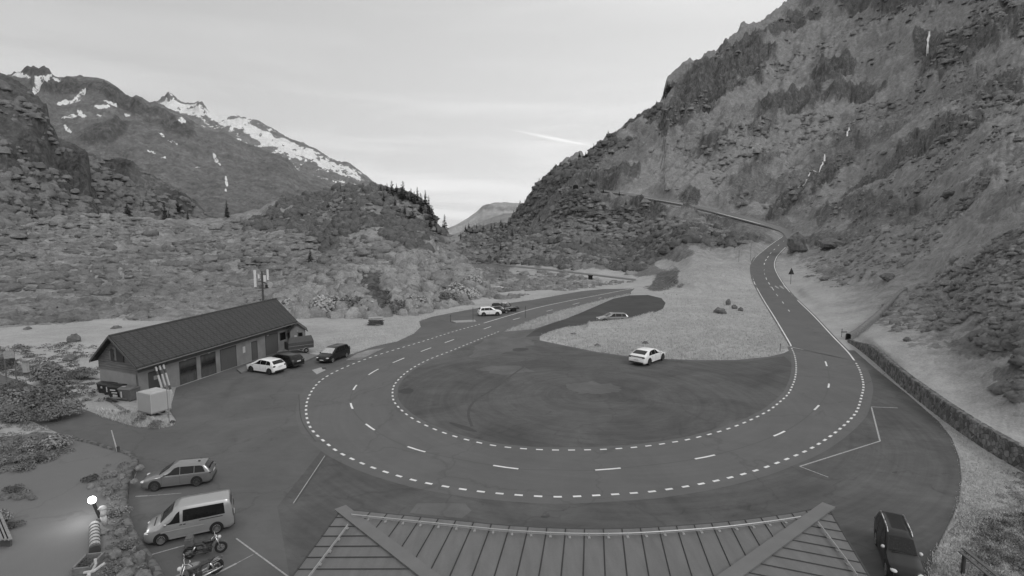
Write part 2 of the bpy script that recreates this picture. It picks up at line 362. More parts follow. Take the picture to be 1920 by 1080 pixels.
def terrain():
    cols = np.arange(-360, 2200, 3.0); top = np.interp(cols, [p[0] for p in TOPC], [p[1] for p in TOPC])
    rgh = fbm(np.stack([cols/26, cols*0, cols*0+4], -1), 5)*11*smooth(cols, 960, 1000); top = top+rgh
    t1 = np.linspace(0, 1, 60); t2 = np.linspace(0, 1, 250)[1:]
    py = np.concatenate([1250+(705-1250)*t1[:, None]+cols[None]*0, 705+(top[None]-705)*t2[:, None]], 0)
    px = np.broadcast_to(cols, py.shape).copy()
    D = depth(px, py); P = un(px, py, D)
    inn = inside(px, py, PLANE); dp = seg_dist(px, py, PLANE, True); out = np.where(inn, 0, dp)
    rd = np.minimum(seg_dist(px, py, [((a[0]+b[0])/2, (a[1]+b[1])/2) for a, b in zip(RL, RR)]), seg_dist(px, py, LOWER)+14)
    rw = np.interp(py, [350, 440, 500, 600, 680], [9, 14, 30, 60, 85]); keep = smooth(rd, rw*.55, rw*1.5)
    wd = seg_dist(px, py, WALLB); keep = keep*smooth(wd, 14, 50)
    jit = fbm(np.stack([px/38, py/22, D*0], -1), 4)*2
    rock = blobs(px, py, ROCKR, jit); scrub = blobs(px, py, SCRUBR, jit)
    up = smooth(out, 0, 120)
    # streaky relief running down the slope, craggy where there is rock
    a = rad(34); u = (px*math.cos(a)-py*math.sin(a)); v = (px*math.sin(a)+py*math.cos(a))
    st = fbm(np.stack([u/210, v/46, D/900], -1), 6, .55, ridge=True)
    cr = fbm(P/np.array([16., 16., 26.])*1.0, 6, .55, ridge=True)
    fi = fbm(P/3.2, 4, .6)
    right = smooth(px, 1000, 1200)
    px8 = fbm(np.stack([u/24, v/8, D*0+2], -1), 5, .65); kn = fbm(P/np.array([38., 38., 30.])+5, 4)
    amp = D*up*(.0062*px8+.012*kn*smooth(out, 60, 200)+.030*st*right*smooth(out, 60, 260)+.010*cr*smooth(out, 30, 140)+.016*rock*(cr-.1)+.010*rock*fbm(np.stack([px/7, py/17, D*0+8], -1), 4, .6))+up*(.35+.004*D)*fi*(1+1.2*scrub)
    rock = np.clip(rock*.95+.42*smooth(-st, -.02, .30)*right*smooth(out, 120, 300)*smooth(cr, -.5, .4), 0, 1)
    scrub = np.clip(scrub+.6*smooth(fbm(P/24., 4), .0, .5)*up, 0, 1)
    # shallow unevenness of the meadow inside the flat area, none under the asphalt
    asp = np.zeros(px.shape, bool); da = np.full(px.shape, 1e9)
    for pg in ASPH: asp |= inside(px, py, pg); da = np.minimum(da, seg_dist(px, py, pg, True))
    flat = np.where(asp, 0, smooth(da, 1.5, 12))*(1-up)
    off = flat*(.10+.16*fbm(P/2.3, 4)+.35*np.maximum(fbm(P/9., 3), 0))*smooth(out+dp*inn, 0, 1)
    off = off+(~asp)*.72*np.exp(-(seg_dist(px, py, [(1105,613.5),(1140,611),(1185,606),(1222,594)])/6.)**2)
    off = np.where(asp | (da < 2.5), -.03, off)
    scrub = np.where(out <= 0, np.clip(blobs(px, py, SCRUBR, jit)+.35*smooth(fbm(P/5., 4), .1, .5), 0, 1)*(~asp), scrub)
    A = amp*keep; dirv = P-np.array([0, 0, CH]); dirv /= np.linalg.norm(dirv, axis=-1)[..., None]
    Q = P+np.stack([-.35*dirv[..., 0]*A, -.35*dirv[..., 1]*A, .9*A+off*keep], -1)
    HILLS['ground'] = dict(cols=cols, py=py, Q=Q)
    # far side of the ridge
    bk = []
    for k, (f, dz) in enumerate(((1.06, -6), (1.3, -60), (1.9, -260))):
        b = Q[-1].copy(); b[:, 0] *= f; b[:, 1] *= f; b[:, 2] = b[:, 2]+dz*np.minimum(1, D[-1]/300); bk.append(b)
    Q = np.concatenate([Q, np.array(bk)], 0)
    ext = lambda a: np.concatenate([a, np.repeat(a[-1:], 3, 0)], 0)
    tag(raw('ground', Q.reshape(-1, 3), grid_faces(*Q.shape[:2]), mt_ground, smooth=True, attrs={'rock': ext(rock), 'scrub': ext(scrub), 'flat_lit': ext(1-smooth(out, 20, 130))}), kind='structure')
# ================================================================== asphalt outlines
GARDEN = [(150,832),(182,840),(215,850),(245,860),(262,872),(255,890),(243,915),(240,945),(243,975),(252,1005),(268,1035),(290,1065),(310,1100),(330,1180)]
LOT = GARDEN[::-1]+[(110,812),(60,790),(0,772),(-80,750),(-80,690),(0,702),(60,722),(110,745),(142,762),(170,772),(205,785),(250,799),(292,803),(322,799),(330,788),(318,770),(330,727),(545,652),(585,664),(620,668),(660,664),(700,650),(745,640),(775,626),(789,613),(786,602),(810,594),(850,586),(900,577),(950,569),(1000,562),(1050,553),(1090,546),(1130,542),(1190,541)]
LOT += [(1179,551),(1150,557),(1100,570),(1050,583),(1000,600),(945,622),(1000,617),(1035,606),(1060,598),(1090,586),(1120,573),(1150,560),(1180,554),(1215,553),(1240,559),(1248,568),(1243,579),(1218,590),(1180,600),(1140,606),(1100,609),(1060,613),(1035,620),(1012,630),(1012,638),(1060,648),(1120,660),(1200,671),(1300,675),(1380,675),(1440,669),(1470,662),(1484,655)]
LOT += [(1602,657),(1640,690),(1700,738),(1760,790),(1785,822),(1799,860),(1803,900),(1797,945),(1775,990),(1750,1040),(1738,1090),(1730,1180)]
ROADW = [(x, y) for x, y in LFAR]+OUTER[1:]
def offs(P, d):
    """offset a pixel polyline sideways by d metres on the ground plane"""
    P = resample(P, step=4); Wd = un(P[:, 0], P[:, 1], planeZ(P[:, 1]))[:, :2]
    t = np.gradient(Wd, axis=0); t /= np.linalg.norm(t, axis=1)[:, None]+1e-9
    return Wd+np.stack([-t[:, 1], t[:, 0]], 1)*d
ASPH = [LOT]; HILLS = {}
def flat(name, xy, z, m, kind='structure', sub=None):
    V = [Vector((x, y, z)) for x, y in xy]; T = tessellate_polygon([V])
    if True:
        F = []
        for t in T:
            a, b, c = (V[i] for i in t); F.append(tuple(t) if (b-a).cross(c-a).z > 0 else tuple(t)[::-1])
    return tag(raw(name, V, F, m), kind=kind)
def pxy(P): return [tuple(p) for p in un(np.array(P)[:, 0], np.array(P)[:, 1], planeZ(np.array(P)[:, 1]))[:, :2]]
def asphalt_mat(name, v, seed, wear=.25, fine=.1, arcs=None):
    M = MT(name, .9); M.b.inputs['Specular IOR Level'].default_value = .25
    n = M.noise(.16, 6, .6, dist=1.2); n2 = M.noise(1.1, 6, .65, stretch=(1, 2.2, 1), dist=.6); n3 = M.noise(38, 3, .7); n4 = M.noise(.55, 3, .5, dist=2)
    a = M.rng(n, .32, .68, v*(1-wear), v*(1+wear*.8)); a = M.math('MULTIPLY', a, M.rng(n2, .3, .7, 1-wear*.35, 1+wear*.35)); a = M.math('MULTIPLY', a, M.rng(n3, .2, .8, 1-fine, 1+fine))
    n5 = M.noise(.42, 7, .72, dist=2.5); a = M.math('MULTIPLY', a, M.rng(n5, .60, .70, 1, 1-wear*1.1))
    if arcs:
        gs = M.n('ShaderNodeVectorMath', operation='SUBTRACT'); M.l(M.tc.outputs['Object'], gs.inputs[0]); gs.inputs[1].default_value = arcs
        ln_ = M.n('ShaderNodeVectorMath', operation='LENGTH'); M.l(gs.outputs[0], ln_.inputs[0]); cv = M.n('ShaderNodeCombineXYZ'); M.l(M.math('MULTIPLY', ln_.outputs['Value'], 1.7), cv.inputs[0]); M.l(M.math('MULTIPLY', M.noise(.05, 2), 4.0), cv.inputs[1])
        n6 = M.noise(1.0, 5, .7, coord=cv.outputs[0]); a = M.math('MULTIPLY', a, M.rng(n6, .3, .7, 1-wear*.6, 1+wear*.6))
    # hairline cracks and sealed joints
    w = M.n('ShaderNodeTexVoronoi', feature='DISTANCE_TO_EDGE'); w.inputs['Scale'].default_value = .13
    mp = M.n('ShaderNodeMapping'); M.l(M.tc.outputs['Object'], mp.inputs[0])
    nn = M.n('ShaderNodeTexNoise'); nn.inputs['Scale'].default_value = .6; nn.inputs['Detail'].default_value = 6
    M.l(M.tc.outputs['Object'], nn.inputs[0]); vm = M.n('ShaderNodeVectorMath', operation='MULTIPLY_ADD'); M.l(nn.outputs['Color'], vm.inputs[0]); vm.inputs[1].default_value = (3, 3, 0); M.l(mp.outputs[0], vm.inputs[2]); M.l(vm.outputs[0], w.inputs[0])
    ck = M.rng(w.outputs[0], .002, .012, .86, 1); a = M.math('MULTIPLY', a, ck)
    M.grey(a); M.bump(n3, .25, .01); return M.m
mt_old = asphalt_mat('old_asphalt', .098, 1, .26, arcs=tuple(gnd(1110,742))); mt_road = asphalt_mat('road_asphalt', .128, 2, .09, .08, arcs=tuple(gnd(1100,735))); mt_dark = asphalt_mat('dark_asphalt', .066, 3, .22)
mt_mid = asphalt_mat('worn_asphalt', .118, 4, .16)
_M = MT('road_paint', .75); _q = _M.noise(5, 6, .75); _M.grey(_M.math('MULTIPLY', _M.rng(_M.noise(.7, 3), .3, .7, .62, .80), _M.rng(_q, .60, .72, 1, .35))); mt_paint = _M.m; mt_oldpaint = mat('worn_road_paint', .34, .8, .45, 9)
mt_gravel = asphalt_mat('gravel', .155, 5, .06, .30)
def ribbon(mb, P, w, lift=0.0):
    """P: world xyz centre points"""
    P = np.array(P); t = np.gradient(P[:, :2], axis=0); t /= np.linalg.norm(t, axis=1)[:, None]+1e-9
    n = np.stack([-t[:, 1], t[:, 0], t[:, 0]*0], 1)*w/2; L = P+n; R = P-n; V = []
    for a, b in zip(L, R): V += [tuple(a+[0, 0, lift]), tuple(b+[0, 0, lift])]
    mb.add(V, [(2*i+1, 2*i+3, 2*i+2, 2*i) for i in range(len(P)-1)])
def wline(P, step=.25, lift=.012, sub=5):
    P = catmull(P, sub); return resample(surf(P[:, 0], P[:, 1], lift), step=step)
def dashes(mb, P, on, off, w, lift=.012, start=0):
    L = wline(P, .05, lift); i = int(start/.05); a, b = int(on/.05), int(off/.05)
    while i+a < len(L): ribbon(mb, L[i:i+a+1:max(1, a//3)], w); i += a+b
def roads():
    flat('parking_ground', pxy(LOT), .004, mt_mid)
    # darker, older surface: turning lot, loop interior rim and right-hand lay-by
    flat('dark_parking_lot', pxy([(1003,619),(1035,606),(1060,598),(1090,586),(1120,573),(1150,560),(1180,554),(1215,553),(1240,559),(1248,568),(1243,579),(1218,590),(1180,600),(1140,606),(1100,609),(1060,613),(1035,620),(1012,630),(985,632)]), .010, mt_dark)
    ins = [(1000,637),(1060,650),(1120,662),(1200,673),(1300,678),(1400,678),(1470,668)]+INNER[::-1][2:-3]+[(900,637)]
    flat('loop_interior', pxy(ins), .008, mt_old)
    lay = OUTER[OUTER.index((613,832)):][:-1]+[(1640,692),(1700,738),(1760,790),(1785,822),(1799,860),(1803,900),(1797,945),(1775,990),(1750,1040),(1738,1090),(1730,1180),(560,1180),(520,950)]
    flat('forecourt', pxy(lay), .008, mt_old)
    # carriageway
    o = offs(catmull(LFAR[:-1]+OUTER[1:], 4), -.75); i = offs(catmull([(1180,551),(1100,567.5),(1050,581),(1000,598.5)]+INNER, 4), .45)
    o = np.concatenate([o, [un(*RR[0], planeZ(RR[0][1]))[:2]]]); n = 400
    o, i = resample(o, n=n), resample(i, n=n)
    V = np.concatenate([np.c_[o, np.full(n, .012)], np.c_[i, np.full(n, .012)]])
    F = [(k, k+1, n+k+1, n+k) for k in range(n-1)]
    tag(raw('road', V, F, mt_road), kind='structure')
    # the climbing road, strip between its two edges, laid on the slope
    n = 260; wl = resample(surf(*catmull(RL, 5).T), n=n); 
    Lp = catmull(RL, 6); Rp = catmull(RR, 6); Lp = resample(Lp, n=n); Rp = resample(Rp, n=n)
    for it in range(1):
        pass
    V = []; m = 7
    for k in np.linspace(-.04, 1.04, m): q_ = Lp*(1-k)+Rp*k; V.append(surf(*q_.T, .05+.4*smooth(-q_[:, 1], -446, -425)*1.0))
    V = np.array(V); V[:, :14, 2] = np.minimum(V[:, :14, 2], .016+np.linspace(0, .04, 14)[None])
    cut = int(np.argmax(Lp[:, 1] < 437)); tag(raw('road', V[:, :cut+1].reshape(-1, 3), grid_faces(m, cut+1)[:, ::-1], mt_road), kind='structure')
    tag(raw('mountain_road', V[:, cut:].reshape(-1, 3), grid_faces(m, n-cut)[:, ::-1], mat('pale_asphalt_and_sheen', .17, .9)), kind='structure')  # paler colour on this stretch stands in for grazing-angle sheen
    lp = catmull(LOWER, 6); up_ = [(x, y-1.2) for x, y in lp]; dn = [(x, y+1.4) for x, y in lp]
    V = np.array([surf(*np.array(up_).T, .15), surf(*np.array(dn).T, .15)])
    tag(raw('valley_road', V.reshape(-1, 3), grid_faces(2, len(lp)), mat('pale_asphalt_and_sheen', .17, .9)), kind='structure')
    mb = MB(); dashes(mb, OUTER, .56, .50, .17, .018); mb.build('outer_edge_dashes', mt_paint)['kind'] = 'structure'
    mb = MB(); dashes(mb, INNER, .56, .50, .15, .018); mb.build('inner_edge_dashes', mt_paint)['kind'] = 'structure'
    mb = MB(); ribbon(mb, wline(LFAR, .8, .018), .17)
    Ls = [p for p in RL]; ribbon(mb, wline(Ls[:11], .6, .075), .17); ribbon(mb, wline([(x, y-.6) for x, y in Ls[12:]], 1.5, .9), .6)
    ribbon(mb, wline([(x-1.2, y) for x, y in RR[:11]], .6, .075), .17); mb.build('solid_edge_lines', mt_paint)['kind'] = 'structure'
    CD = [(659,762,2,0),(665,727,2,0),(699,698,2.2,0),(747,676,2.3,0),(798,656,2.4,0),(842,640,2.6,0),(881,627,2.8,0),(913,615,2.8,0),(943,605,2.8,0),(968,598,2.6,0),(992,592,2.6,0),(1012,587,2.6,0),(1030,582.5,2.6,0),(1047,578,2.6,0),(1063,574,2.6,0),(1080,569.5,2.6,0),(1096,565.5,2.6,0),(1112,561.5,2.6,0),(1128,558,2.6,0),(1146,553.5,2.6,0)]
    CC = [(1128,558),(1080,569.5),(1030,582.5),(968,598),(913,615),(842,640),(798,656),(747,676),(699,698),(665,727),(659,762),(695,802),(783,844),(950,877),(1045,881.5),(1143,880),(1325,857),(1463,813),(1532,764),(1554,723),(1549,682),(1532,651),(1513,625),(1495,603),(1479,583),(1468,568),(1457,554),(1449,542),(1442,532),(1437,523),(1434,514),(1433,507),(1433,495),(1436,488),(1440,482),(1445,475),(1452,468),(1460,460),(1470,452)]
    L = wline(CC, .1, .02); pxs = CC
    mb = MB()
    for x, y in CC:
        if (x, y) == (1045, 881.5): continue
        p = surf(x, y); k = int(np.argmin(np.linalg.norm(L-p, axis=1))); ln = 1.95 if y > 715 else (2.6 if y > 570 else (3.2 if y > 520 else 2.6))
        h = int(ln/.2); a = L[max(0, k-h):k+h+1:4].copy(); a[:, 2] += (.06 if (y < 600 and x > 1300) else 0)
        if len(a) > 1: ribbon(mb, a, .15 if y > 540 else .2)
    mb.build('centre_dashes', mt_paint)['kind'] = 'structure'
    mb = MB(); j = [q for q in CC if q[1] > 600]; ribbon(mb, wline(j, .3, .015), .045); mb.build('centre_joint', mat('joint_tar', .06))['kind'] = 'structure'
    # parking lines
    mb = MB()
    def ln(a, b, w=.1, m=mb): ribbon(m, [tuple(gnd(*a)+Vector((0, 0, .014))), tuple((gnd(*a)+gnd(*b))/2+Vector((0, 0, .014))), tuple(gnd(*b)+Vector((0, 0, .014)))], w)
    ln((1633,763), (1683,765)); ln((1634,764), (1650,827)); ln((1651,827), (1499,875)); ln((1500,875), (1553,895), .07)
    ln((254,931), (277,930), .09); ln((278,930), (340,925), .05); ln((275,1043), (346,1023), .08); ln((404,1077), (443,1057), .11); ln((443,1057), (475,1040), .04); ln((443,1010), (545,1085), .07)
    mb.build('parking_lines', mt_oldpaint)['kind'] = 'structure'
    mb = MB(); ln((612,855), (553,944), .09, mb); mb.build('drain_channel', mat('drain', .045, .6))['kind'] = 'structure'
    mb = MB(); ln((609,855), (550,944), .05, mb); mb.build('drain_edge', mt_oldpaint)['kind'] = 'structure'
    def rag(pts, k, sd):
        P = catmull(pts, 6, True); nzz = fbm(np.stack([P[:, 0]/9, P[:, 1]/5, P[:, 0]*0+sd], -1), 4, .6); c = P.mean(0); return P+(P-c)*nzz[:, None]*k
    mt_pale = asphalt_mat('pale_worn_asphalt', .128, 6, .2); 
    for i, (pts, k) in enumerate([([(905,640),(950,632),(1000,640),(985,652),(930,664),(880,668)], .5), ([(1068,722),(1110,716),(1165,726),(1150,736),(1100,738),(1072,732)], .5), ([(900,690),(960,686),(1000,695),(940,702)], .6)]): flat('worn_patch', pxy(rag(pts, k, i)), .0105+.0005*i, mt_pale)
    flat('repair_patch', pxy([(782,944),(872,944),(884,958),(866,972),(768,962)]), .0105, mt_pale)
    for i, (pts, k) in enumerate([([(748,732),(770,728),(774,735),(756,739)], .4), ([(842,792),(880,801),(894,810),(868,806)], .4), ([(962,654),(985,652),(990,656),(970,659)], .4), ([(1015,968),(1030,967),(1028,971),(1016,972)], .5), ([(1672,886),(1682,884),(1681,888)], .5)]): flat('stain', pxy(rag(pts, k, 10+i)), .0105+.0004*i, mt_dark)
    mb = MB(); ribbon(mb, wline([(985,686),(958,705),(925,730),(890,752),(878,775),(885,800)], .3, .0125), .22)
    for pts in ([(1575,640),(1500,655),(1486,657)],[(1620,722),(1660,700)],[(560,740),(566,790),(592,828)]): ribbon(mb, wline(pts, .4, .0165), .06)
    mb.build('tar_seams', mat('tar_seam', .055, .8, .3, 4))['kind'] = 'structure'
    flat('patch', pxy([(585,694),(602,689),(611,694),(594,702)]), .014, mt_oldpaint); flat('manhole', pxy([(603,690),(611,689),(612,692),(605,693)]), .016, mt_dark)
    flat('grass_verge', pxy([(648,676),(668,664),(690,657),(722,652),(700,663),(672,676)]), .03, mt_ground)
    mb = MB(); a = [gnd(*p) for p in ((845,603),(890,601),(893,604),(855,606))]; mb.prism([(p.x, p.y) for p in a], 0, .14); mb.build('traffic_island', mat('kerb_stone', .3, .9))['kind'] = 'structure'
    a = [gnd(*p) for p in ((444,694),(520,668),(545,660),(597,668),(560,684),(530,672),(452,701))]; mb = MB(); mb.prism([(p.x, p.y) for p in a], -.1, .12); mb.build('pavement', mat('pavement_concrete', .17, .9, .15, 2))['kind'] = 'structure'
# ================================================================== hills on the left and far
def hill(name, top, bot, zt, zb, nr, step, seed, amp, rockL, m, scrub0=.5, snowL=None, snow0=0, crest=6, rough=10, backs=((1.08,-8),(1.4,-80)), rg=0, kamp=0, x0=None, sc=1.0):
    tx = [p[0] for p in top]; lo, hi = tx[0], tx[-1]; cols = np.arange(lo, hi+.1, step)
    T = np.interp(cols, tx, [p[1] for p in top])-fbm(np.stack([cols/rough, cols*0+seed, cols*0], -1), 5, .6)*crest
    B = np.interp(cols, [p[0] for p in bot], [p[1] for p in bot]); t = np.linspace(0, 1, nr)[:, None]
    B = B+fbm(np.stack([cols/16, cols*0+seed+3, cols*0], -1), 4)*6
    py = B[None]+(T-B)[None]*t; px = np.broadcast_to(cols, py.shape).copy()
    ZT = np.interp(cols, [p[0] for p in zt], [p[1] for p in zt]); ZB = np.interp(cols, [p[0] for p in zb], [p[1] for p in zb])
    D = np.exp(np.log(ZB)[None]*(1-t)+np.log(ZT)[None]*t); P = un(px, py, D)
    s = D.mean()/60.
    cr = fbm(P/np.array([6., 6., 8.])/s/sc+seed, 6, .55, ridge=True); fi = fbm(P/(1.3*s)+seed, 4, .6)
    jit = fbm(np.stack([px/30, py/20, D*0+seed], -1), 4)*2
    rock = blobs(px, py, rockL, jit); edge = smooth(t, 0, .12)
    A = D*(amp*(cr*(.6+1.0*rock)+.35*fi)+kamp*fbm(P/(14.*s)+seed, 3, .5)+.35*amp*fbm(np.stack([px/11, py/5, D*0+seed], -1), 4, .65))*edge*(1-.6*smooth(t, .9, 1))
    dirv = P-np.array([0, 0, CH]); dirv /= np.linalg.norm(dirv, axis=-1)[..., None]
    Q = P+np.stack([-.5*dirv[..., 0]*A, -.5*dirv[..., 1]*A, .8*A], -1)
    Q[0, :, 2] -= D[0]*.03; Q[0] *= np.array([.985, .985, 1])
    rock = np.clip(rock+rg*smooth(cr, -.1, .5), 0, 1); sc_ = np.clip(scrub0+.7*fbm(P/(5*s)+9, 4), 0, 1)
    at = {'rock': rock, 'scrub': sc_}
    if snowL is not None: at['snow'] = np.clip(blobs(px, py, snowL, jit*.8)*.60+snow0*smooth(fbm(P/(1.5*s)+31, 5, .65), -.22, .22)+.55*fbm(np.stack([px/9, py/4.5, px*0+seed], -1), 4, .6)*(1 if snow0 else .6)-.0, 0, 1)
    bk = []
    for f, dz in backs:
        b = Q[-1].copy(); b[:, 0] *= f; b[:, 1] *= f; b[:, 2] += dz*D[-1]/250; bk.append(b)
    Q = np.concatenate([Q, np.array(bk)], 0); k = len(backs)
    at = {a: np.concatenate([v, np.repeat(v[-1:], k, 0)], 0) for a, v in at.items()}
    tag(raw(name, Q.reshape(-1, 3), grid_faces(*Q.shape[:2]), m, smooth=True, attrs=at), kind='structure')
    return dict(cols=cols, py=py, Q=Q[:nr])
def hills():
    HILLS['near'] = hill('near_hill', [(-330,500),(-150,470),(0,430),(60,415),(150,405),(250,405),(350,412),(420,412),(480,395),(520,375),(560,368),(610,362),(640,347),(700,342),(740,355),(790,372),(810,398),(820,428),(850,455),(870,482),(890,515),(915,545),(935,556)],
        [(-330,660),(0,628),(200,607),(300,597),(550,597),(640,602),(700,600),(790,592),(850,577),(900,564),(935,560)], [(-330,150),(0,190),(300,235),(500,250),(700,255),(800,250),(880,165),(935,128)], [(-330,66),(0,76),(200,85),(550,90),(700,88),(790,93),(850,104),(900,113),(935,118)],
        170, 3, 3.1, .012, [(710,545,24,34,80,1),(695,520,26,14,20,.9),(840,545,26,24,60,1),(735,575,22,26,80,1),(20,470,30,40,60,.9),(10,440,60,14,10,.8),(770,540,20,12,0,.7),(860,500,20,14,0,.6),(560,370,50,8,0,.7),(540,378,30,10,30,.8)],
        terrain_mat('scrubby_hill', .27, .165, .085, sc=.8, bumpd=.5, micro=.27), scrub0=.45, rough=24, crest=9, kamp=.035)
    HILLS['cliff'] = hill('wooded_cliff', [(-300,20),(-100,110),(0,138),(30,150),(60,172),(88,200),(95,238),(110,262),(150,276),(166,290),(172,345),(190,392),(210,420)], [(-300,470),(0,440),(210,430)], [(-300,260),(0,330),(210,340)], [(-300,160),(0,205),(210,240)],
        150, 2.5, 5.7, .022, [(60,300,60,40,30,.7),(140,330,40,40,70,.9),(90,240,40,30,60,.8),(170,370,24,20,60,.8)], terrain_mat('cliff_face', .15, .09, .062, sc=.45, bumpd=1.), scrub0=.75, rough=14, crest=8, rg=.35)
    HILLS['spur'] = hill('dark_spur', [(150,280),(190,296),(232,297),(270,318),(310,343),(345,362),(375,387),(390,408),(430,424)], [(150,430),(430,432)], [(150,420),(430,430)], [(150,300),(430,380)],
        100, 2.5, 8.7, .02, [(200,340,50,30,30,.7),(330,390,50,20,20,.6)], terrain_mat('spur_face', .16, .09, .065, sc=.35, bumpd=1.2), scrub0=.75, rough=16, crest=7, rg=.3)
    SN = [(48,148,26,3,-10,1),(85,150,20,5,35,1),(95,158,26,5,10,1),(70,172,14,7,40,1),(130,195,26,5,10,1),(148,186,16,5,30,1),(135,223,26,5,15,1),(150,213,14,5,-60,1),(208,196,18,3,-25,1),(190,205,20,3,-5,1),(190,216,14,3,-20,1),(238,216,8,4,-10,1),(127,246,10,4,-40,1),(340,228,8,4,-30,1),(303,257,8,3,-35,1),(325,270,14,3,-20,1),(305,298,8,4,20,1),(285,290,10,2,-10,1),(406,302,16,4,-60,1),(424,343,11,3,-80,1),(423,360,4,3,0,1),(370,317,6,2,0,1)]
    HILLS['mount'] = hill('mountain', [(-200,220),(-60,190),(0,150),(15,139),(45,134),(56,127),(64,125),(72,132),(84,125),(92,133),(102,144),(115,148),(150,142),(175,148),(195,146),(215,160),(235,178),(245,183),(255,179),(265,183),(280,193),(290,191),(310,200),(350,222),(385,245),(420,250),(460,270),(510,288),(540,300),(560,320),(600,340),(620,350),(700,372)], [(-200,440),(700,440)],
        [(-200,1300),(700,1250)], [(-200,700),(700,560)], 160, 2.2, 12.3, .016, [(130,165,60,14,0,1),(60,135,40,10,0,1),(230,190,60,14,-30,.8),(200,250,50,20,30,.6),(330,240,50,16,-25,.6)],
        terrain_mat('mountain_face', .17, .12, .08, sc=.15, bumpd=7, snow=True, micro=.5), scrub0=.5, snowL=SN, snow0=0, rough=18, crest=5, rg=.35)
    HILLS['snow'] = hill('snowy_ridge', [(240,215),(290,193),(305,184),(316,175),(325,182),(338,191),(355,196),(375,190),(390,208),(405,219),(420,216),(455,219),(480,225),(510,242),(540,258),(570,270),(600,285),(630,303),(655,305),(680,325),(700,342),(740,360)], [(240,400),(740,400)],
        [(240,3000),(740,2900)], [(240,2000),(740,2000)], 110, 1.6, 21.9, .012, [(316,182,14,7,0,1),(378,203,12,12,40,1)], terrain_mat('snowy_rock', .17, .13, .10, sc=.06, bumpd=14, snow=True, micro=.5), scrub0=.4,
        snowL=[(345,203,44,8,-8,.9),(440,232,44,14,-20,.95),(500,262,70,10,-30,.9),(590,300,70,9,-28,.85),(640,320,50,8,-25,.7),(400,222,14,6,-20,.8),(370,215,18,8,0,.8)], snow0=.50, rough=12, crest=4, rg=.5)
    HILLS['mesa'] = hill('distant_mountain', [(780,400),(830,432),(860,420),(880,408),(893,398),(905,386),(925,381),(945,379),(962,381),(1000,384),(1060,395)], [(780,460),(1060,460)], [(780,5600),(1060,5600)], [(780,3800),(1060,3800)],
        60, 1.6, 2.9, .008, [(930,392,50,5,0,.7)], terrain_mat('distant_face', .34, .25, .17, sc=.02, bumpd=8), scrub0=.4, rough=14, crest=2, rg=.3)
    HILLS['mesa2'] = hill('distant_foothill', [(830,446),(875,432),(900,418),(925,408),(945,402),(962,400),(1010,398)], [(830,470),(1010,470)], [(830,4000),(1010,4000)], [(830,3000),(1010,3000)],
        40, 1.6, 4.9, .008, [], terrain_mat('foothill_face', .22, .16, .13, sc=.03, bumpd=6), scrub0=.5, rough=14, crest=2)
    # plain beneath everything, reaching the horizon
    s = 5000
    tag(raw('valley_floor', [(-s, -s, -14), (s, -s, -14), (s, 8000, -14), (-s, 8000, -14)], [(0, 1, 2, 3)], mat('valley_floor', .16, .95, .2, .01)), kind='structure')
    a = gnd(-360, 1249); b = gnd(2197, 1249)
    tag(raw('near_ground', [(a.x*9, -60, -.04), (b.x*9, -60, -.04), (b.x*9, a.y-.0, -.04), (b.x, a.y, -.04), (a.x, a.y, -.04), (a.x*9, a.y, -.04)], [(0, 1, 2, 3, 4, 5)], mt_ground), kind='structure')
